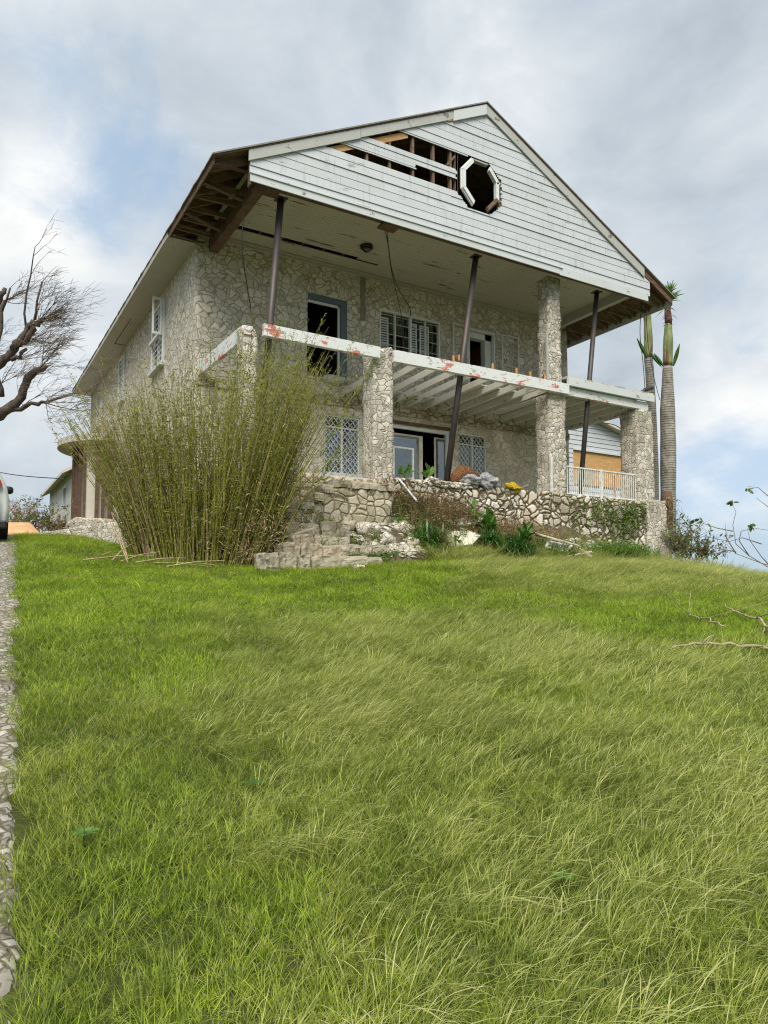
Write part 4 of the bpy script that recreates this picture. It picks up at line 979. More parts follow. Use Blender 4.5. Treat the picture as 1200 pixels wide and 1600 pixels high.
def slab_poly(name, pix, depth_f, th, mat, lab, cat):
    P = [depth_f(*q) for q in pix]; n = len(P); nr = (P[1] - P[0]).cross(P[2] - P[0]).normalized()
    if nr.z < 0: nr = -nr
    c = sum(P, Vector()) / n; b = MB(); b.add([p for p in P] + [p - nr * th for p in P], [tuple(range(n)), tuple(range(2 * n - 1, n - 1, -1))] + [(i, i + n, (i + 1) % n + n, (i + 1) % n) for i in range(n)])
    o = b.build(name, mat, root=c, bevel=.005); tag(o, lab, cat); return o
slab_poly('broken_slab', [(697, 833), (716, 822), (752, 836), (738, 850), (702, 855)], lambda x, y: Pd(x, y, 16.6 + (855 - y) * .02), .05, M['slab'], 'large pale broken slab tilted between the dark green plants', 'slab')
slab_poly('broken_slab', [(700, 812), (758, 806), (752, 816), (706, 822)], lambda x, y: Pd(x, y, 17.2 + (820 - y) * .03), .05, M['concrete'], 'flat concrete fragment under the brown weeds', 'slab')
D0 = 17.4
wp = thing('window_panel', Pd(885, 868, D0), 'broken window panel with grey glass lying on the grass by the wall', 'window panel')
pp = [Pd(858, 846, D0 + .5), Pd(893, 853, D0 + .4), Pd(884, 862, D0), Pd(853, 855, D0 + .1)]
nr = (pp[1] - pp[0]).cross(pp[3] - pp[0]).normalized(); nr = nr if nr.z > 0 else -nr
b = MB()
for i in range(4): b.beam(pp[i], pp[(i + 1) % 4], .06, .03, nr)
b.beam((pp[0] + pp[3]) / 2 * 1., (pp[1] + pp[2]) / 2, .03, .02, nr); b.build('frame', M['white_metal'], wp)
MB().add([p - nr * .005 for p in pp] + [p - nr * .015 for p in pp], [(0, 1, 2, 3), (7, 6, 5, 4)]).build('pane', M['bluegrey'], wp)
for k, (a, c, wd) in enumerate((((818, 828), (905, 853), .12), ((836, 836), (880, 846), .07), ((492, 825), (420, 846), .09), ((575, 838), (598, 822), .07), ((872, 872), (925, 862), .05), ((905, 856), (925, 870), .05))):
    Da = 17.0 if k != 2 else 14.2
    P = Pd(*a, Da + (.3 if k < 2 else 0)); Q = Pd(*c, Da)
    b = MB(); b.beam(P, Q, wd, .03, (0, -.3, 1), .005)
    tag(b.build('plank', M['grey_wood'], root=(P + Q) / 2, bevel=.004), ['long weathered plank lying along the foot of the retaining wall', 'short weathered plank under the long plank by the wall', 'weathered board lying across the stone steps beside the bamboo', 'short board sticking up from the rubble right of the steps', 'pale lath lying in the grass by the broken window panel', 'pale lath right of the broken window panel'][k], 'plank', 'weathered planks')
# ------------------------------------------------------------------ garden plants
def strap_clump(px, py, h, n, lab, mat='strap', spread=.9, wd=.035, D=None):
    p = bank_pt(px, py) if D is None else Pd(px, py, D)
    b = MB()
    for _ in range(n):
        a = random.uniform(0, 2 * math.pi); el = random.uniform(.55, 1.45); l = h * random.uniform(.6, 1.15)
        d = Vector((math.cos(a) * math.cos(el), math.sin(a) * math.cos(el), math.sin(el)))
        o = p + Vector((random.gauss(0, h * .12), random.gauss(0, h * .12), -.05))
        seg = 6; r = d.cross(Vector((0, 0, 1))).normalized(); base = len(b.v)
        for i in range(seg + 1):
            t = i / seg; c = o + d * l * t + Vector((0, 0, -spread * l * t * t * (.35 + .5 * math.cos(el)))); w_ = wd * (1 - t) ** .6 * .5 + .001
            b.v += [tuple(c + r * w_), tuple(c - r * w_)]
        b.f += [(base + 2 * i, base + 2 * i + 2, base + 2 * i + 3, base + 2 * i + 1) for i in range(seg)]
    o = b.build('strap_leaved_plant', M[mat], root=p, smooth=True); tag(o, lab, 'plant', 'garden plants'); return o
strap_clump(668, 852, .95, 380, 'dark green strap leaved clump left of the broken slab', D=16.2, wd=.045)
strap_clump(802, 864, .85, 320, 'dark green strap leaved clump in front of the retaining wall', D=16.5, wd=.042)
strap_clump(765, 848, .75, 200, 'green strap leaved clump right of the broken slab', D=17)
strap_clump(830, 860, .40, 90, 'low strap leaved clump beside the weathered plank', D=16.9)
def broad(px, py, h, n, lab, D=17.2, ln=.45, wd=.12):
    p = Pd(px, py, D); b = MB()
    for _ in range(n):
        a = random.uniform(0, 6.28); el = random.uniform(.5, 1.4); d = Vector((math.cos(a) * math.cos(el), math.sin(a) * math.cos(el), math.sin(el)))
        st = p + Vector((random.gauss(0, .06), random.gauss(0, .06), random.uniform(0, h * .6)))
        b.leaf(st, d, ln * random.uniform(.6, 1.1), wd, Vector((0, 0, 1)), .25, 4)
    b.tube([p - Vector((0, 0, .2)), p + Vector((0, 0, h * .7))], .012, 5)
    tag(b.build('broad_leaved_plant', M['broad'], root=p, smooth=True), lab, 'plant', 'garden plants')
broad(765, 836, .55, 60, 'bright broad leaved plant right of the broken slab'); broad(822, 848, .35, 34, 'bright broad leaved plant above the strap leaved clump')
broad(742, 825, .9, 16, 'tall thin bright leaved shoot in front of the retaining wall', 17.3, .35, .08); broad(668, 748, .3, 9, 'broad leaved seedling on the terrace edge by the glass door', 18.3, .4, .13)
broad(632, 745, .25, 12, 'broad leaved seedling at the foot of the middle pillar', 17.6, .4, .1); broad(712, 850, .2, 10, 'small leafy plant on the broken slab edge', 16.4, .2, .08)
def weeds(px0, px1, py0, py1, n, h, mat, lab, name='weeds', D=17.4, dD=.6, leafy=2, lean=.25):
    b = MB(); c = Pd((px0 + px1) / 2, py1, D)
    for _ in range(n):
        px = random.uniform(px0, px1); py = random.uniform(py0, py1); p = Pd(px, py, D + random.uniform(-dD, dD)); p.z = min(p.z, bank_z(p.x, p.y) + .12) if p.x > 1 else p.z
        hh = h * random.uniform(.4, 1.1); d = Vector((random.gauss(0, lean), random.gauss(0, lean), 1)).normalized(); k = Vector((random.gauss(0, .1), random.gauss(0, .1), 0))
        pts = [p - Vector((0, 0, .1)), p + d * hh * .5, p + d * hh + k * hh]; b.tube(pts, [.006, .004, .002], 3, False)
        for _ in range(leafy * 4):
            t = random.uniform(.15, 1); q = p + d * hh * t
            b.leaf(q, Vector((random.gauss(0, 1), random.gauss(0, 1), random.gauss(.4, .6))), random.uniform(.05, .16), .018, None, .2, 1)
    tag(b.build(name, M[mat], root=c), lab, None, None, 'stuff')
weeds(592, 745, 765, 825, 1300, .8, 'weed', 'dry reddish brown weeds covering the bank', 'dry_weeds', 17.6, .5)
weeds(545, 700, 810, 862, 520, .26, 'weed', 'brown leaf litter and vines on the bank', 'leaf_litter', 16.9, .4)
weeds(600, 740, 775, 830, 420, .5, 'vine', 'green shoots growing through the brown weeds', 'green_weeds', 17.5, .5)
weeds(770, 870, 795, 840, 260, .45, 'weed', 'dry brown weeds by the retaining wall', 'dry_weeds', 18.3, .4)
weeds(600, 900, 790, 862, 420, .35, 'vine', 'green weeds mixed through the bank', 'green_weeds', 17.5, .6)
weeds(440, 600, 800, 850, 160, .2, 'vine', 'small green weeds between the steps', 'green_weeds', 15.2, .5)
def fern():
    p = Pd(968, 866, 18.6); b = MB()
    for _ in range(520):
        o = p + Vector((random.gauss(0, .55), random.gauss(0, .25), -.1)); a = random.uniform(0, 6.28); el = random.uniform(.7, 1.5); l = random.uniform(.3, .62)
        d = Vector((math.cos(a) * math.cos(el), math.sin(a) * math.cos(el), math.sin(el))); b.leaf(o, d, l, .02, None, .3, 3)
        for _ in range(5): b.leaf(o + d * l * random.uniform(.3, .9), Vector((random.gauss(0, 1), random.gauss(0, 1), .3)), .1, .012, None, .1, 1)
    tag(b.build('fern', M['fern'], root=p), 'feathery bright green fern clump against the retaining wall', 'plant', 'garden plants')
fern()
weeds(500, 640, 742, 762, 160, .16, 'vine', 'small green weeds on the coping of the cheek wall', 'green_weeds', 16.6, .3)
weeds(560, 650, 846, 872, 260, .22, 'vine', 'low green weeds at the end of the steps', 'green_weeds', 16.0, .3)
weeds(470, 620, 846, 884, 200, .13, 'vine', 'low green weeds along the foot of the steps', 'green_weeds', 14.3, .2)
# vines creeping over the wall on the right
def vines():
    b = MB()
    for _ in range(42):
        x = random.choice([random.gauss(11.4, .5), random.gauss(10.9, .6), random.uniform(9.3, 12.5)]); z = ZT - random.uniform(-.05, .3); y = -.30
        for i in range(random.randint(5, 18)):
            x += random.gauss(0, .06); z -= random.uniform(.02, .09)
            for _ in range(4): b.leaf((x + random.gauss(0, .04), y - random.uniform(0, .08), z + random.gauss(0, .04)), (random.gauss(0, 1), -.5, random.gauss(0, 1)), random.uniform(.04, .09), .04, None, .1, 1)
    tag(b.build('creeper', M['vine'], root=Vector((11, -.3, 3.2))), 'green creeper hanging over the retaining wall below the railing', None, None, 'stuff')
vines()
# ------------------------------------------------------------------ bamboo clump
BC = on_ground(312, 878)
def bamboo():
    o = thing('bamboo_clump', BC, 'huge fan shaped clump of thin olive bamboo stems left of the steps', 'bamboo')
    ca, sa = math.cos(YAW), math.sin(YAW); S = 12.8 / FPX
    right = Vector((ca, -sa, 0)); fwd = Vector((sa, ca, 0))
    groups = {'bamboo': MB(), 'bamboo_dry': MB()}; lv = MB(); top = MB()
    for i in range(980):
        u = random.uniform(-1, 1); u = math.copysign(abs(u) ** .9, u)
        bx = u * 1.18 + random.gauss(0, .05); by = random.uniform(-.55, .65) * math.sqrt(max(0, 1 - u * u * .7))
        # fan: tips spread out; height envelope follows the clump's dome
        ang = u * .36 + random.gauss(0, .085) + .02
        if u > .2: ang = min(ang, .26 + random.gauss(0, .03))
        if u > .45 and random.random() < .045: ang = random.uniform(.5, .72)
        if u < -.6 and random.random() < .25: ang = -random.uniform(.2, .42)
        hmax = 3.5 + 1.05 * math.exp(-((u - .45) / .45) ** 2) + .2 * random.gauss(0, 1) - .5 * max(0, -u - .3)
        hgt = hmax * random.choice([random.uniform(.8, 1.02), random.uniform(.5, .9), random.uniform(.85, 1.06)])
        if abs(ang) > .48: hgt *= random.uniform(.85, 1.15)
        yl = random.gauss(0, .10) + by * .18
        base = BC + right * bx + fwd * by; base.z = gz(base.x, base.y) - .03
        d = (right * math.tan(ang) + fwd * yl + Vector((0, 0, 1))).normalized(); bend = right * (math.tan(ang) * .18 + random.gauss(0, .075)) + fwd * random.gauss(0, .06)
        pts = []; n = 7; r0 = random.uniform(.006, .0125)
        for k in range(n + 1):
            t = k / n; pts.append(base + d * hgt * t + bend * hgt * t * t - Vector((0, 0, .05 * hgt * t ** 3 * abs(math.tan(ang)))))
        dry = (u < -.55 and random.random() < .45) or random.random() < .13
        g = groups['bamboo_dry' if dry else 'bamboo']; g.tube(pts, [r0 * (1 - .75 * k / n) for k in range(n + 1)], 4, False)
        if dry and random.random() < .6: continue
        for _ in range(random.randint(14, 34)):
            t = random.uniform(.06, 1) ** .8; k = min(n - 1, int(t * n)); q = pts[k].lerp(pts[k + 1], t * n - k)
            for _ in range(random.randint(1, 3)):
                dd = Vector((random.gauss(0, .8), random.gauss(0, .8), random.gauss(.5, .7)))
                lv.leaf(q + Vector((random.gauss(0, .03), random.gauss(0, .03), random.gauss(0, .03))), dd, random.uniform(.05, .15), random.uniform(.009, .019), None, .3, 1)
    for _ in range(170):       # leafy side sprays
        u = random.uniform(-1, 1); q = BC + right * (u * 1.5 + .1) + fwd * random.uniform(-.75, .3); q.z = BC.z + random.uniform(.1, 2.6 - .5 * abs(u)); d0 = (right * u * .5 + fwd * random.gauss(0, .4) + right * random.gauss(0, .4) + Vector((0, 0, 1))).normalized(); ln = random.uniform(.25, .6)
        lv.tube([q, q + d0 * ln], [.003, .001], 3, False)
        for _ in range(22): lv.leaf(q + d0 * ln * random.random(), d0 + Vector((random.gauss(0, .7), random.gauss(0, .7), random.gauss(0, .5))), random.uniform(.06, .15), .016, None, .35, 1)
    dl = MB()
    for _ in range(1500):
        u = random.gauss(.75, .35); q = BC + right * (u * 1.5) + fwd * random.uniform(-.8, -.1); q.z = BC.z + abs(random.gauss(.55, .5)); dl.leaf(q, (random.gauss(0, 1), random.gauss(0, 1), random.gauss(0, .7)), random.uniform(.06, .14), .016, None, .3, 1)
    dl.build('dry_leaves', M['bamboo_dry'], o)
    # plume-like tips that reach in front of the upper doorway and the beam
    for (a, c) in (((400, 780), (508, 490)), ((420, 800), (560, 520)), ((455, 770), (590, 560)), ((380, 760), (395, 495)), ((350, 800), (378, 545)), ((430, 830), (545, 640)), ((440, 800), (585, 575)), ((440, 850), (530, 700)), ((350, 770), (442, 500))):
        A_ = Pd(*a, 12.5); C_ = Pd(*c, 12.2); pts = [A_.lerp(C_, t) + right * (-.10 * math.sin(math.pi * t)) for t in np.linspace(0, 1, 9)]; groups['bamboo'].tube(pts, [.011 - .0011 * k for k in range(9)], 5, False)
        for _ in range(90):
            t = random.uniform(.6, 1.0); q = A_.lerp(C_, t); lv.leaf(q, (C_ - A_).normalized() + Vector((random.gauss(0, .6), random.gauss(0, .6), random.gauss(.2, .5))), random.uniform(.05, .14), .014, None, .2, 1)
    groups['bamboo'].build('stems', M['bamboo'], o); groups['bamboo_dry'].build('dry_stems', M['bamboo_dry'], o); lv.build('leaves', M['bamboo_leaf'], o)
    b = MB()    # dead culms fallen round its foot
    for (a, c) in (((175, 880), (205, 850)), ((188, 882), (250, 862)), ((200, 885), (172, 815)), ((210, 884), (290, 872)), ((186, 875), (240, 893)), ((240, 884), (330, 886)), ((260, 890), (350, 876)), ((330, 880), (420, 850)), ((160, 872), (186, 862)), ((200, 880), (174, 800)), ((300, 884), (360, 890)), ((130, 880), (240, 868)), ((400, 872), (470, 830))):
        A_ = on_ground(*a) + Vector((0, 0, .05)); C_ = Pd(*c, (A_ - CAM).length * .985); b.tube([A_, A_.lerp(C_, .5) + Vector((0, 0, .03)), C_], [.013, .011, .006], 5)
    b.build('fallen_culms', M['bamboo_dry'], o)
bamboo()
# ------------------------------------------------------------------ trees
def grow(b, p, d, l, r, depth, tb, bias, kids=(3, 5), shrink=.62, wig=.22, minr=.003):
    n = 4; pts = [p]; q = p.copy(); dd = d.copy()
    for k in range(n):
        dd = (dd + Vector((random.gauss(0, wig), random.gauss(0, wig), random.gauss(0, wig))) + bias * .12).normalized(); q = q + dd * l / n; pts.append(q.copy())
    r1 = max(minr * .6, r * .5); (b if r > .02 else tb).tube(pts, [r + (r1 - r) * k / n for k in range(n + 1)], 5 if r > .02 else 3, False)
    if depth <= 0: return
    for _ in range(random.randint(*kids)):
        k = random.randint(1, n); nd = (dd * .8 + Vector((random.gauss(0, .5), random.gauss(0, .5), random.gauss(0, .5))) + bias * .5).normalized()
        grow(b, pts[k], nd, l * shrink * random.uniform(.7, 1.2), max(minr, r * .5), depth - 1, tb, bias, kids, shrink, wig, minr)
def left_tree():
    TH = .64
    D = 21.; ca, sa = math.cos(YAW), math.sin(YAW); right = Vector((ca, -sa, 0))
    base = Pd(-170, 860, D); base.z = gz(base.x, base.y)
    o = thing('bare_tree', base, 'leafless wind stripped tree with broken limbs at the left edge', 'tree')
    b = MB(); tb = MB(); P = lambda x, y, dd=0: Pd(x, y, D + dd)
    limbs = [([P(-172, 860), P(-165, 780), P(-140, 700), P(-100, 660)], [.42, .36, .3, .26]),
             ([P(-100, 660), P(-40, 668), P(0, 650), P(28, 628), P(45, 590), P(72, 571)], [.26, .24, .21, .20, .17, .12]),
             ([P(0, 645), P(40, 634), P(75, 628), P(110, 615, .5)], [.13, .10, .07, .045]),
             ([P(-140, 700), P(-90, 640), P(-30, 598), P(0, 566), P(22, 545), P(38, 520), P(52, 500)], [.28, .25, .22, .20, .18, .15, .10]),
             ([P(20, 545), P(42, 532), P(55, 510), P(66, 500)], [.14, .14, .12, .10]),
             ([P(5, 560), P(25, 560), P(42, 545)], [.12, .10, .07]),
             ([P(0, 620), P(-6, 575), P(0, 520), P(6, 470)], [.16, .12, .1, .07]),
             ([P(-140, 700), P(-160, 560), P(-150, 420)], [.22, .16, .1]), ([P(-20, 480), P(0, 470), P(8, 450)], [.14, .13, .09])]
    for pts, rr in limbs:
        Q = []; rs = []
        for i in range(len(pts) - 1):
            for k in range(4):
                t = k / 4; Q.append(pts[i].lerp(pts[i + 1], t) + Vector((random.gauss(0, .025), random.gauss(0, .025), random.gauss(0, .025)))); rs.append(TH * (rr[i] + (rr[i + 1] - rr[i]) * t) * random.uniform(.88, 1.14))
        Q.append(pts[-1]); rs.append(rr[-1] * TH * .9); b.tube(Q, rs, 9)
    bias = (right * 1.0 + Vector((0, 0, .35))).normalized()
    for (x, y), n in (((62, 500), 11), ((52, 505), 8), ((66, 572), 7), ((45, 530), 6), ((110, 615), 7), ((75, 628), 5), ((40, 590), 4), ((30, 560), 4), ((36, 634), 3), ((5, 470), 5), ((20, 545), 4), ((0, 600), 3), ((-40, 560), 5)):
        for _ in range(n):
            d = (bias * random.uniform(.4, 1.1) + Vector((random.gauss(0, .35), random.gauss(0, .35), random.gauss(.1, .45)))).normalized()
            grow(b, P(x, y) + Vector((random.gauss(0, .05),) * 3), d, random.uniform(.45, .95), random.uniform(.010, .019), 3, tb, bias * .9, (2, 4), .72, .12, .0042)
    for (pts) in ([(42, 520), (38, 490), (42, 455), (48, 430), (52, 400), (55, 385)], [(0, 500), (10, 470), (16, 450)], [(55, 500), (58, 470), (66, 440)]):
        b.tube([P(*q) for q in pts], [.035 - .005 * k for k in range(len(pts))], 6)
        for k in range(2, len(pts)): grow(b, P(*pts[k]), (bias + Vector((0, 0, .8))).normalized(), .6, .01, 2, tb, bias, (2, 3), .7, .12, .0045)
    b.build('trunk', M['bark'], o, True); tb.build('twigs', M['twig'], o)
left_tree()
def far_bush(px, py, D, h, w, n, lab, leafc='vine'):
    p = Pd(px, py, D); o = thing('bare_bush', p, lab, 'bush', 'thin bushes on the crest'); b = MB(); lv = MB()
    ca, sa = math.cos(YAW), math.sin(YAW)
    for _ in range(n):
        d = Vector((random.gauss(0, .5), random.gauss(0, .5), 1)).normalized(); s_ = p + Vector((random.uniform(-w, w) * ca, -random.uniform(-w, w) * sa, -.3))
        grow(b, s_, d, h * random.uniform(.3, .6), .018, 3, b, Vector((0, 0, .3)), (2, 3), .7, .2, .005)
    for _ in range(n * 26):
        q = Vector(random.choice(b.v)); lv.leaf(q, (random.gauss(0, 1), random.gauss(0, 1), random.gauss(0, 1)), random.uniform(.06, .16), .06, None, .1, 1)
    b.build('branches', M['twig'], o); lv.build('leaves', M[leafc], o)
far_bush(48, 820, 26, 1.5, .9, 22, 'twiggy half bare bush behind the parked car'); far_bush(80, 822, 26, .9, .7, 16, 'low twiggy bush in front of the outbuilding', 'weed')
far_bush(20, 825, 27, 1.6, .6, 14, 'brownish thin bush right beside the parked car', 'weed')
far_bush(1062, 858, 22, 1.5, .35, 26, 'scrubby bush at the foot of the palms'); far_bush(1090, 860, 22.5, 1.0, .5, 18, 'low leafy scrub right of the palms')
# bare branches poking up at the right
def right_branches():
    D = 12.5; p = Pd(1250, 905, D); p.z = gz(p.x, p.y); o = thing('fallen_branch', p, 'spindly bare branches rising above the grass at the right edge', 'branches'); b = MB(); lv = MB(); P = lambda q: Pd(q[0], q[1], D)
    for pts in ([(1250, 905), (1210, 892), (1170, 868), (1150, 850), (1145, 820), (1150, 800), (1143, 785)], [(1240, 895), (1190, 880), (1150, 865), (1135, 850)], [(1150, 865), (1135, 840), (1133, 818)], [(1170, 868), (1155, 845), (1158, 830), (1178, 825), (1210, 830)],
                [(1210, 892), (1190, 870), (1172, 845), (1168, 825)], [(1230, 780), (1200, 775), (1185, 762), (1168, 760)], [(1230, 800), (1200, 792), (1182, 778)], [(1145, 830), (1120, 825), (1100, 818), (1085, 815)], [(1190, 850), (1160, 840), (1140, 846), (1100, 838), (1085, 842)], [(1230, 905), (1225, 850), (1230, 800), (1232, 778)], [(1150, 862), (1110, 855), (1080, 838)]):
        n = len(pts); b.tube([P(q) for q in pts], [.010 * (1 - .7 * k / (n - 1)) for k in range(n)], 6)
    for q in ((1172, 820), (1145, 785), (1098, 815), (1168, 765), (1085, 815)):
        for _ in range(5): lv.leaf(P(q), (random.gauss(0, 1), random.gauss(0, 1), random.gauss(0, .6)), .11, .06, None, .2, 2)
    b.build('branches', M['twig'], o, True); lv.build('leaves', M['vine'], o)
right_branches()
# palms
T = new_mat('palm_trunk'); s_ = T.node('ShaderNodeSeparateXYZ', {0: T.pos}).outputs[2]
rg = T.math('FRACT', T.math('ADD', T.math('MULTIPLY', s_, 12), T.math('MULTIPLY', T.noise(T.pos, 3, 3), .8))); nn = T.noise(T.map(T.pos, (1, 1, .5)), 6, 6, .65)
c = T.mix(T.rng(nn, .35, .7), srgb(158, 152, 142), srgb(112, 106, 96)); c = T.mix(T.rng(rg, .0, .18, .2, 0), c, srgb(80, 72, 62)); c = T.mix(T.rng(T.noise(T.map(T.pos, (1, 1, .6)), 3.5, 6, .7), .52, .60, 0, .75), c, srgb(178, 172, 160))
setp(T, col=c, rough=.9); bump(T, T.math('ADD', T.rng(rg, 0, .2), T.math('MULTIPLY', nn, .5)), .02); M['palm'] = T.m
T = new_mat('palm_green'); nn = T.noise(T.map(T.pos, (3, 3, .6)), 3, 4)
c = T.mix(T.rng(nn, .4, .6), srgb(140, 148, 88), srgb(104, 112, 72)); c = T.mix(T.rng(T.noise(T.map(T.pos, (2, 2, .3), (5, 0, 0)), 3, 4), .56, .6), c, srgb(110, 74, 58)); setp(T, col=c, rough=.4); M['palm_green'] = T.m
def palm(px, D, prof, lab, crown, blades):
    """prof: list of (px centre, py, half width px); green part starts at index crown"""
    b0 = Pd(px, prof[0][1], D); o = thing('palm_tree', b0, lab, 'palm tree', 'wind stripped palms')
    k = D / FPX
    def sub(pr):
        pts, rs = [], []
        for i in range(len(pr) - 1):
            for t in np.linspace(0, 1, 6)[:-1]: x, y, r = [pr[i][j] + (pr[i + 1][j] - pr[i][j]) * t for j in range(3)]; pts.append(Pd(x, y, D)); rs.append(r * k * random.uniform(.97, 1.03))
        pts.append(Pd(*pr[-1][:2], D)); rs.append(pr[-1][2] * k); return pts, rs
    MB().tube(*sub(prof[:crown + 1]), 16).build('trunk', M['palm'], o, True); MB().tube(*sub(prof[crown:]), 16).build('crownshaft', M['palm_green'], o, True)
    for (q0, q1, wd) in blades:
        A_ = Pd(*q0, D - .1); C_ = Pd(*q1, D - .25); b = MB(); d = C_ - A_; l = d.length; r = d.cross(ray(*q0)).normalized(); nb = 6; nf = ray(*q0).normalized()
        for i in range(nb + 1):
            t = i / nb; w_ = wd * k * math.sin(math.pi * min(1, t * .85 + .12)) * .5; c_ = A_ + d * t; b.v += [tuple(c_ + r * w_), tuple(c_ - nf * (w_ * .6 + .01)), tuple(c_ - r * w_), tuple(c_ + nf * .01)]
        for i in range(nb):
            for j in range(4): j2 = (j + 1) % 4; b.f.append((4 * i + j, 4 * i + j2, 4 * i + 4 + j2, 4 * i + 4 + j))
        b.build('broken_frond', M['strap'], o)
    return o
p1 = palm(1044, 25.5, [(1044, 862, 12), (1044, 770, 11.5), (1044, 700, 11.5), (1043, 640, 11), (1043, 600, 8.5), (1043, 572, 7.2), (1044, 535, 7.4), (1044, 512, 5.8), (1044, 506, 5)], 'thick grey palm with an upright green tuft, its fronds stripped', 5, [((1052, 572), (1062, 537), 6), ((1036, 572), (1022, 552), 5)])
b = MB(); kf = 25.5 / FPX; b.tube([Pd(1044 + random.uniform(-1, 1), y, 25.5) for y in (508, 498, 486, 474, 466)], [5.2 * kf, 5.8 * kf, 4.8 * kf, 5.2 * kf, 3.2 * kf], 10)
for _ in range(60): b.leaf(Pd(1044 + random.uniform(-5, 5), random.uniform(474, 505), 25.45), (random.gauss(0, .6), random.gauss(0, .6), -.2), random.uniform(.1, .35), .03, None, .3, 1)
b.build('fibrous_sheath', M['dark_wood'], p1, True)
b = MB(); q = Pd(1046, 470, 25.5)
for _ in range(150):
    d = Vector((random.gauss(0, .55), random.gauss(0, .55), random.uniform(.2, 1.2))); b.leaf(q + Vector((0, 0, random.uniform(-.05, .3))), d, random.uniform(.3, .62), .04, None, .25, 3)
b.build('tuft', M['broad'], p1)
palm(1017, 27.0, [(1022, 870, 8), (1021, 740, 8), (1018, 640, 7), (1015, 580, 6.5), (1013, 560, 6.5), (1013, 530, 6.6), (1012, 505, 5.6), (1011, 492, 6), (1012, 482, 7)], 'slimmer palm with a bare green crownshaft just behind the right pillar', 4, [((1012, 560), (995, 528), 6), ((1014, 548), (1034, 574), 5)])
# dead stump wrapped in dry vines in front of the thick palm
st = thing('tree_stump', Pd(1042, 862, 23.4), 'dark vine wrapped stump at the right end of the terrace wall', 'stump')
b = MB(); k = 23.4 / FPX; b.tube([Pd(1042, y, 23.4) for y in (866, 840, 810, 785, 768)], [11 * k, 9 * k, 9.5 * k, 9 * k, 7 * k], 12); b.build('trunk', M['dark_wood'], st, True)
b = MB()
for _ in range(260):
    q = Pd(1042 + random.uniform(-12, 14), random.uniform(775, 862), 23.1); b.leaf(q, (random.gauss(0, .5), random.gauss(0, .5), random.gauss(-.5, .5)), random.uniform(.1, .3), .02, None, .3, 2)
b.build('dry_vines', M['weed'], st)
# ------------------------------------------------------------------ parked car, only its rear right corner shows
def car():
    cp = on_ground(14, 849); g = cp.copy()
    ca, sa = math.cos(YAW), math.sin(YAW)
    fw_ = Vector((-.01, 1, 0)).normalized(); side = Vector((fw_.y, -fw_.x, 0))     # heads away from us
    o = thing('parked_car', g - side * .9, 'white car parked on the stone track, cut off by the left edge', 'car')
    def P(u, v, z): p = g + side * (u) + fw_ * v; p.z = g.z + z + .085 * v; return tuple(p)
    # cross-section profile (u from 0 = right flank, negative to the left), along length v
    sec = [(-.12, .32), (-.02, .42), (0, .70), (-.02, .92), (-.06, 1.12), (-.20, 1.42), (-.32, 1.66), (-.5, 1.74), (-.9, 1.76), (-1.3, 1.74), (-1.48, 1.66), (-1.60, 1.42), (-1.74, 1.12), (-1.8, .70), (-1.77, .42), (-1.68, .32)]
    rows = [(0, .90, .0), (.08, 1, .0), (.5, 1, 1), (2.6, 1, 1), (3.3, 1, .55), (3.6, 1, .02), (4.3, .95, -.06), (4.5, .85, -.2)]
    b = MB(); n = len(sec)
    for v, s_, top in rows:
        for (u, z) in sec:
            zz = z if z < 1.13 else 1.12 + (z - 1.12) * max(.05, top if v > .4 else .97)
            uu = -.9 + (u + .9) * s_; b.v.append(P(uu, v + (.12 * (z - .3) if v < .3 else 0), zz))
    for i in range(len(rows) - 1):
        for j in range(n - 1): b.f.append((i * n + j, i * n + j + 1, (i + 1) * n + j + 1, (i + 1) * n + j))
        b.f.append((i * n + n - 1, i * n, (i + 1) * n, (i + 1) * n + n - 1))
    b.f += [tuple(range(n))[::-1], tuple(range((len(rows) - 1) * n, len(rows) * n))]
    b.build('body', M['car'], o, True, bevel=0)
    b = MB(); b.add([P(-.04, .9, 1.15), P(-.04, 2.9, 1.15), P(-.22, 2.5, 1.55), P(-.22, 1.1, 1.55)], [(0, 1, 2, 3)]); b.add([P(-.3, -.02, 1.15), P(-1.5, -.02, 1.15), P(-1.4, .09, 1.6), P(-.4, .09, 1.6)], [(0, 1, 2, 3)]); b.build('window', M['dark_glass'], o)
    b = MB(); b.add([P(-.17, -.01, 1.12), P(-.32, -.04, 1.12), P(-.36, .04, 1.3), P(-.24, .06, 1.34), P(-.14, .06, 1.14), P(-.22, .1, 1.34)], [(0, 1, 2, 3), (0, 3, 5, 4)]); b.build('tail_lamp', M['tail'], o)
    m = MB(); c_ = Vector(P(.09, 2.35, 1.16)); m.blob(c_, (.13, .09, .085), 2, 14, 10, .05, 3.5); m.tube([c_, Vector(P(-.05, 2.4, 1.10))], .025, 8); m.build('wing_mirror', M['black'], o, True)
    for u, v in ((-.10, .75), (-.10, 3.5), (-1.7, .75), (-1.7, 3.5)):
        c0_ = Vector(P(u - .09, v, .32)); c1_ = Vector(P(u + .11, v, .32)); tb_ = MB(); tb_.tube([c0_, c0_.lerp(c1_, .1), c0_.lerp(c1_, .9), c1_], [.29, .32, .32, .29], 24); wl = tb_.build('wheel', M['tyre'], o, True)
        MB().tube([c0_ - side * .004, c1_ + side * .004], .19, 16).build('rim', M['silver'], wl, True)
    b = MB(); b.beam(P(-.05, .0, .36), P(-1.75, .0, .36), .12, .16); b.build('bumper', M['black'], o, bevel=.03)
car()
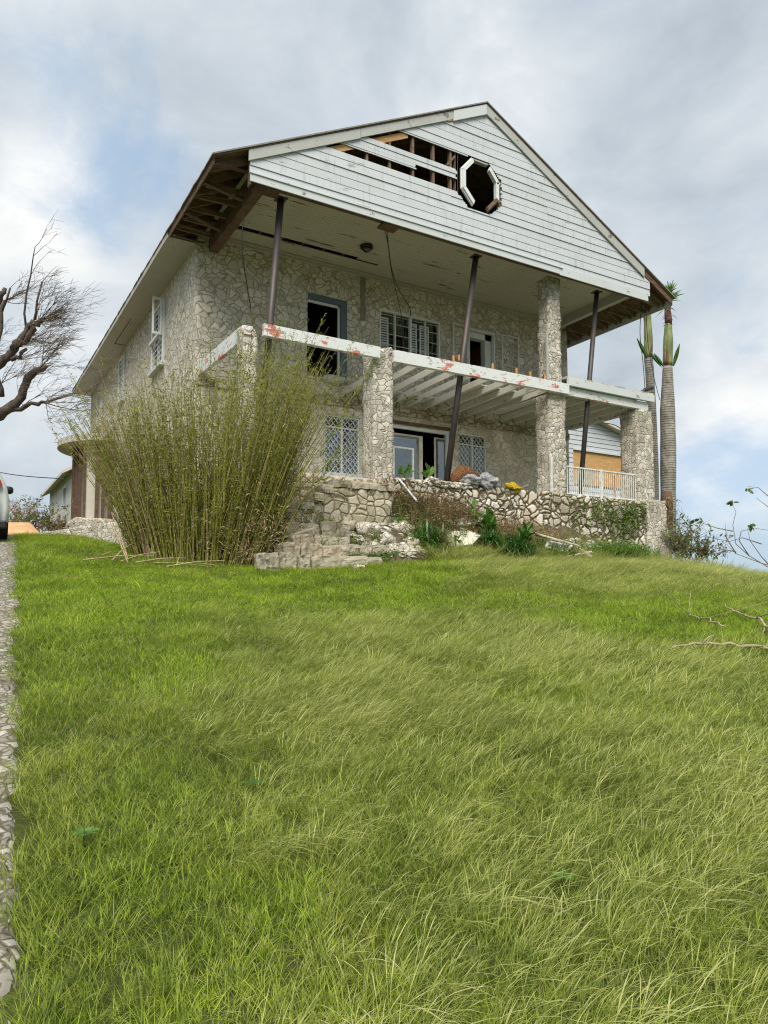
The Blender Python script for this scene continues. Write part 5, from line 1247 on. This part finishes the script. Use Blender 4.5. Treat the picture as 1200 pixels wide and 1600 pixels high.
# ------------------------------------------------------------------ sticks in the grass
def stick(pts, r, lab):
    P = [on_ground(*q) + Vector((0, 0, .10)) for q in pts]; b = MB(); Q = []
    for i in range(len(P) - 1):
        for k in range(4): Q.append(P[i].lerp(P[i + 1], k / 4) + Vector((random.gauss(0, .022), random.gauss(0, .022), random.gauss(0, .014))))
    Q.append(P[-1]); n = len(Q); b.tube(Q, [r * .75 * (.35 + .65 * k / n) * random.uniform(.9, 1.1) for k in range(n)], 8)
    for _ in range(3):
        k = random.randint(2, n - 2); d_ = (Q[k] - Q[k - 1]).normalized() + Vector((random.gauss(0, .6), random.gauss(0, .6), random.uniform(0, .7))); b.tube([Q[k], Q[k] + d_ * random.uniform(.08, .2), Q[k] + d_ * random.uniform(.22, .42) + Vector((0, 0, -.03))], [r * .4, r * .28, r * .12], 5)
    tag(b.build('dead_branch', M['stick'], root=P[0], smooth=True), lab, 'branch', 'dead branches in the grass')
stick([(1040, 1030), (1075, 1024), (1120, 1024), (1165, 1026), (1215, 1031)], .026, 'long pale dead branch lying flat in the green patch')
stick([(1133, 952), (1143, 966), (1165, 974), (1185, 982), (1210, 1000)], .022, 'crooked pale dead branch in the tall grass at the right edge')
stick([(1072, 972), (1095, 978), (1112, 984), (1132, 994)], .014, 'thin short dead branch between the two larger ones')
# ------------------------------------------------------------------ grass
def tuft(name, n, hmin, hmax, wd, spread, lean, curl, mat, rad=.05, seg=4, heads=0, mat2=None, lay=0):
    v, f, mi = [], [], []
    for _ in range(n):
        a = random.uniform(0, 6.283); r = rad * math.sqrt(random.random()); p = Vector((r * math.cos(a), r * math.sin(a), -.02))
        h = random.uniform(hmin, hmax); a2 = random.uniform(0, 6.283)
        d = Vector((math.cos(a2) * spread * random.random() + lean * random.uniform(.5, 1.2), math.sin(a2) * spread * random.random(), 1)).normalized()
        hor = Vector((d.x + lean * .3, d.y, 0)); hor = hor.normalized() if hor.length > .01 else Vector((1, 0, 0))
        side = Vector((-hor.y, hor.x, 0)); side = (side + Vector((random.gauss(0, .5), random.gauss(0, .5), 0))).normalized(); w0 = wd * random.uniform(.7, 1.3); b = len(v); cu = curl * random.uniform(.4, 1.3)
        hd = heads and random.random() < heads
        for i in range(seg + 1):
            t = i / seg; c = p + d * h * t + hor * h * cu * t * t * .55 - Vector((0, 0, 1)) * h * cu * t ** 2.6 * .42; ww = w0 * .5 * (1 - t ** 1.6 * .93)
            if hd and t >= .6: ww = w0 * (.85 if t < .99 else .25)
            v += [c + side * ww, c - side * ww]
        for i in range(seg): f.append((b + 2 * i, b + 2 * i + 1, b + 2 * i + 3, b + 2 * i + 2)); mi.append(1 if hd and (i + .5) / seg > .55 else 0)
    me = bpy.data.meshes.new(name); me.from_pydata([tuple(q) for q in v], [], f); me.materials.append(mat)
    if mat2: me.materials.append(mat2)
    me.polygons.foreach_set('material_index', mi); me.polygons.foreach_set('use_smooth', [True] * len(f)); me.update()
    return bpy.data.objects.new(name, me)
def scatter(name, src, XY, yaw, tilt, scale, label, zz=None):
    n = len(XY); ca, sa = math.cos(YAW), math.sin(YAW); X, Y = XY[:, 0], XY[:, 1]
    co = np.stack([CAM.x + X * ca + Y * sa, CAM.y - X * sa + Y * ca, ground_np(X, Y) if zz is None else zz], 1)
    me = bpy.data.meshes.new(name); me.vertices.add(n); me.vertices.foreach_set('co', co.ravel().astype(np.float32))
    rot = np.stack([tilt * rng.normal(size=n), tilt * rng.normal(size=n), yaw], 1)
    a = me.attributes.new('rot', 'FLOAT_VECTOR', 'POINT'); a.data.foreach_set('vector', rot.ravel().astype(np.float32))
    a = me.attributes.new('scl', 'FLOAT_VECTOR', 'POINT'); a.data.foreach_set('vector', scale.astype(np.float32).ravel())
    o = bpy.data.objects.new(name, me); col.objects.link(o)
    ng = bpy.data.node_groups.new(name, 'GeometryNodeTree'); ng.interface.new_socket('Geometry', in_out='INPUT', socket_type='NodeSocketGeometry'); ng.interface.new_socket('Geometry', in_out='OUTPUT', socket_type='NodeSocketGeometry')
    gi = ng.nodes.new('NodeGroupInput'); go = ng.nodes.new('NodeGroupOutput'); iop = ng.nodes.new('GeometryNodeInstanceOnPoints'); oi = ng.nodes.new('GeometryNodeObjectInfo'); oi.inputs['Object'].default_value = src; oi.inputs['As Instance'].default_value = True
    na = ng.nodes.new('GeometryNodeInputNamedAttribute'); na.data_type = 'FLOAT_VECTOR'; na.inputs['Name'].default_value = 'rot'
    nb = ng.nodes.new('GeometryNodeInputNamedAttribute'); nb.data_type = 'FLOAT_VECTOR'; nb.inputs['Name'].default_value = 'scl'
    Lk = ng.links.new; Lk(gi.outputs[0], iop.inputs['Points']); Lk(oi.outputs['Geometry'], iop.inputs['Instance']); Lk(na.outputs[0], iop.inputs['Rotation']); Lk(nb.outputs[0], iop.inputs['Scale']); Lk(iop.outputs[0], go.inputs[0])
    m = o.modifiers.new('scatter', 'NODES'); m.node_group = ng
    tag(o, label, None, None, 'stuff'); return o
def vnoise(X, Y, s, seed):
    """cheap smooth value noise"""
    r = np.random.default_rng(seed); G = r.random((64, 64)); x = X * s + 200; y = Y * s + 200; xi = np.floor(x).astype(int); yi = np.floor(y).astype(int); fx = x - xi; fy = y - yi; fx = fx * fx * (3 - 2 * fx); fy = fy * fy * (3 - 2 * fy)
    g = lambda i, j: G[i % 64, j % 64]
    return (g(xi, yi) * (1 - fx) + g(xi + 1, yi) * fx) * (1 - fy) + (g(xi, yi + 1) * (1 - fx) + g(xi + 1, yi + 1) * fx) * fy
def lattice_pts(dens):
    """random points over the lawn; dens(X, Y) points per square metre"""
    out = []
    for (y0, y1) in ((1.6, 3.2), (3.2, 5), (5, 7.5), (7.5, 10.5), (10.5, 14), (14, 18.5), (18.5, 24)):
        x0, x1 = -.62 * y1 - 1, .66 * y1 + 2.0; md = max(dens(y0), dens(y1)); n = int((x1 - x0) * (y1 - y0) * md)
        X = rng.uniform(x0, x1, n); Y = rng.uniform(y0, y1, n); keep = rng.random(n) < np.array(dens(Y)) / md; out.append(np.stack([X, Y], 1)[keep])
    P = np.concatenate(out); X, Y = P[:, 0], P[:, 1]
    keep = (X > edge_X(Y) - .02 + .24 * (vnoise(X, Y, 4, 5) - .5)) & (X > -.72 * Y - .8)
    ca, sa = math.cos(YAW), math.sin(YAW); wx = CAM.x + X * ca + Y * sa; wy = CAM.y - X * sa + Y * ca
    yo = np.where(wx > 3.6, -1.35 + .1 * np.maximum(0, wx - 9), -2.65); yo = np.where(wx < .1, 2.2, yo); yo = np.where(wx > 12.8, 8, yo); yo = np.where(wx < -.6, 25, yo)
    keep &= wy < yo
    return P[keep]
def tallness(X, Y):
    """0 = mown turf, 1 = tall seeding grass, following the patches of the photograph's lawn"""
    a = X / np.maximum(Y, 1); nz = vnoise(X, Y, .9, 1) - .5; n2 = vnoise(X, Y, 2.6, 2) - .5
    t = 1 / (1 + np.exp(-(X + .235 * Y + .2 + nz * 1.4 + n2 * .5) / .22))          # turf strip along the track
    far = 1 / (1 + np.exp((Y - 8.7 + nz * 1.2 - 1.3 * a) / .35))                   # tall in front ...
    band = np.clip((a - .08) / .05 + nz * 2, 0, 1) * 1 / (1 + np.exp(-(Y - 10.9 + nz) / .3))   # ... and the upper right band
    hole = np.exp(-(((X - 3.9) / 2.3) ** 2 + ((Y - 8.1) / 1.35) ** 2) * (1 + nz))        # lush patch with the dead branches
    v = t * np.maximum(far, band); return np.clip(v - 1.25 * np.clip(hole * 1.7 - .45, 0, 1), 0, 1)
lush_t = [tuft('lush_tuft', 24, .05, .12, .0038, 1.0, .15, .5, M['lush'], .06) for _ in range(2)]
turf_t = [tuft('turf_tuft', 26, .05, .15, .0032, 1.1, .25, .7, M['turf'], .06) for _ in range(3)]
tall_t = [tuft('tall_tuft', 30, .12, .29, .0021, .42, .34, .62, M['tall'], .11, 5, .25, M['seed']) for _ in range(2)] + [tuft('tall_tuft', 26, .14, .33, .0020, .40, .36, 1.15, M['tall'], .11, 7, .6, M['seed']) for _ in range(2)]
f_d = lambda y, a, b, c: np.interp(y, [2, 5, 9, 14, 22], a)
def masks(P): return tallness(P[:, 0], P[:, 1]), P[:, 0], P[:, 1]
def width_k(Y): return np.interp(Y, [2, 5, 9, 14, 22], [.78, .95, 1.35, 1.8, 2.3])
PT = lattice_pts(lambda y: np.interp(y, [2, 5, 9, 14, 24], [330, 260, 150, 95, 45])); t, X, Y = masks(PT)
lushm = np.clip(.15 + (1 - t) * .55 + (vnoise(X, Y, .7, 9) - .45) * 1.2 + .35 * (Y > 9) - .35 * (X < -.2 * Y - .6) * (Y < 7), 0.02, .95)
islush = rng.random(len(PT)) < lushm
for grp, srcs, nm, lab in ((islush, lush_t, 'lush_grass', 'short bright green grass on the lawn'), (~islush, turf_t, 'turf_grass', 'fine darker turf growing through the lawn')):
    idx = np.where(grp)[0]; which = rng.integers(0, len(srcs), len(idx))
    for k, s in enumerate(srcs):
        ii = idx[which == k]; h = (.75 + .5 * rng.random(len(ii))) * (1 + .45 * vnoise(X[ii], Y[ii], 1.7, 3)) * np.interp(Y[ii], [2, 6, 14], [1.1, 1.0, .8]); wk = h * width_k(Y[ii])
        scatter(nm, s, PT[ii], rng.uniform(0, 6.28, len(ii)), .12, np.stack([wk, wk, h], 1), lab)
PT = lattice_pts(lambda y: np.interp(y, [2, 5, 9, 14, 24], [190, 165, 120, 90, 35])); t, X, Y = masks(PT)
dens = .35 + .65 * vnoise(X, Y, 1.5, 21); ii = np.where(rng.random(len(PT)) < t * dens + .015)[0]; which = rng.integers(0, 4, len(ii))
for k, s in enumerate(tall_t):
    jj = ii[which == k]; h = (.6 + .55 * rng.random(len(jj))) * (.75 + .5 * vnoise(X[jj], Y[jj], .8, 31)) * np.interp(t[jj], [0, 1], [.6, 1]); wk = h * width_k(Y[jj]) ** .7
    scatter('tall_grass', s, PT[jj], rng.normal(0, .45, len(jj)) - YAW, .10, np.stack([wk, wk, h], 1), 'tall pale seeding grass bent over by the wind')
# dead thatch and broader blades mixed through the lawn
dry_t = tuft('dry_tuft', 12, .05, .16, .0026, 1.3, .3, 1.0, M['straw'], .08); wide_t = tuft('wide_tuft', 8, .08, .17, .009, .9, .2, .9, M['lush'], .05)
PT = lattice_pts(lambda y: np.interp(y, [2, 5, 9, 14, 24], [26, 22, 14, 8, 3])); which = rng.random(len(PT)); cl = vnoise(PT[:, 0], PT[:, 1], 2.2, 77)
for s, ii, nm, lab in ((dry_t, np.where(which < .25 + .7 * (cl > .6))[0], 'dry_grass', 'dead straw coloured blades in the lawn'), (wide_t, np.where((which >= .45) & (cl < .5))[0], 'wide_grass', 'broader fresh blades in the lawn')):
    h = .7 + .6 * rng.random(len(ii)); wk = h * width_k(PT[ii, 1]); scatter(nm, s, PT[ii], rng.uniform(0, 6.28, len(ii)), .2, np.stack([wk, wk, h], 1), lab)
# turf creeping up the bank
bx = rng.uniform(3.2, 13.5, 6500); by = -2.3 + 1.9 * rng.random(6500) ** 1.5
pr = np.clip(1.15 - (by + 1.9) * 1.0, .12, 1); kk = rng.random(6500) < pr; bx, by = bx[kk], by[kk]
XYb = np.array([to_XY(x, y) for x, y in zip(bx, by)]); zb_ = np.array([bank_z(x, y) for x, y in zip(bx, by)])
for k, (s, nm) in enumerate(((lush_t[0], 'lush_grass'), (turf_t[0], 'turf_grass'), (tall_t[0], 'tall_grass'))):
    ii = np.where(np.arange(len(bx)) % 3 == k)[0]; h = .8 + .8 * rng.random(len(ii)); scatter(nm, s, XYb[ii], rng.uniform(0, 6.28, len(ii)), .2, np.stack([h * 1.7, h * 1.7, h], 1), 'grass creeping up the bank', zb_[ii])
# a few broad weeds in the lawn
for k, (px, py) in enumerate(((130, 1345), (880, 1412), (395, 1255))):
    p = on_ground(px, py); b = MB()
    for i in range(7):
        a = i * .9 + k; d = Vector((math.cos(a), math.sin(a), .5)); b.leaf(p + Vector((0, 0, .09)), d, random.uniform(.04, .08), .028, Vector((0, 0, 1)), .3, 4)
    b.tube([p, p + Vector((0, 0, .12))], .003, 4)
    tag(b.build('broadleaf_weed', M['broad'], root=p, smooth=True), ['broad leaved weed near the stone track in the left foreground', 'broad leaved weed in the tall grass at lower right', 'broad leaved weed in the lawn left of centre', 'broad leaved weed beside the stone track half way up', 'broad leaved weed in the turf below the steps', 'broad leaved weed in the middle of the tall grass'][k], 'weed', 'broad leaved weeds')
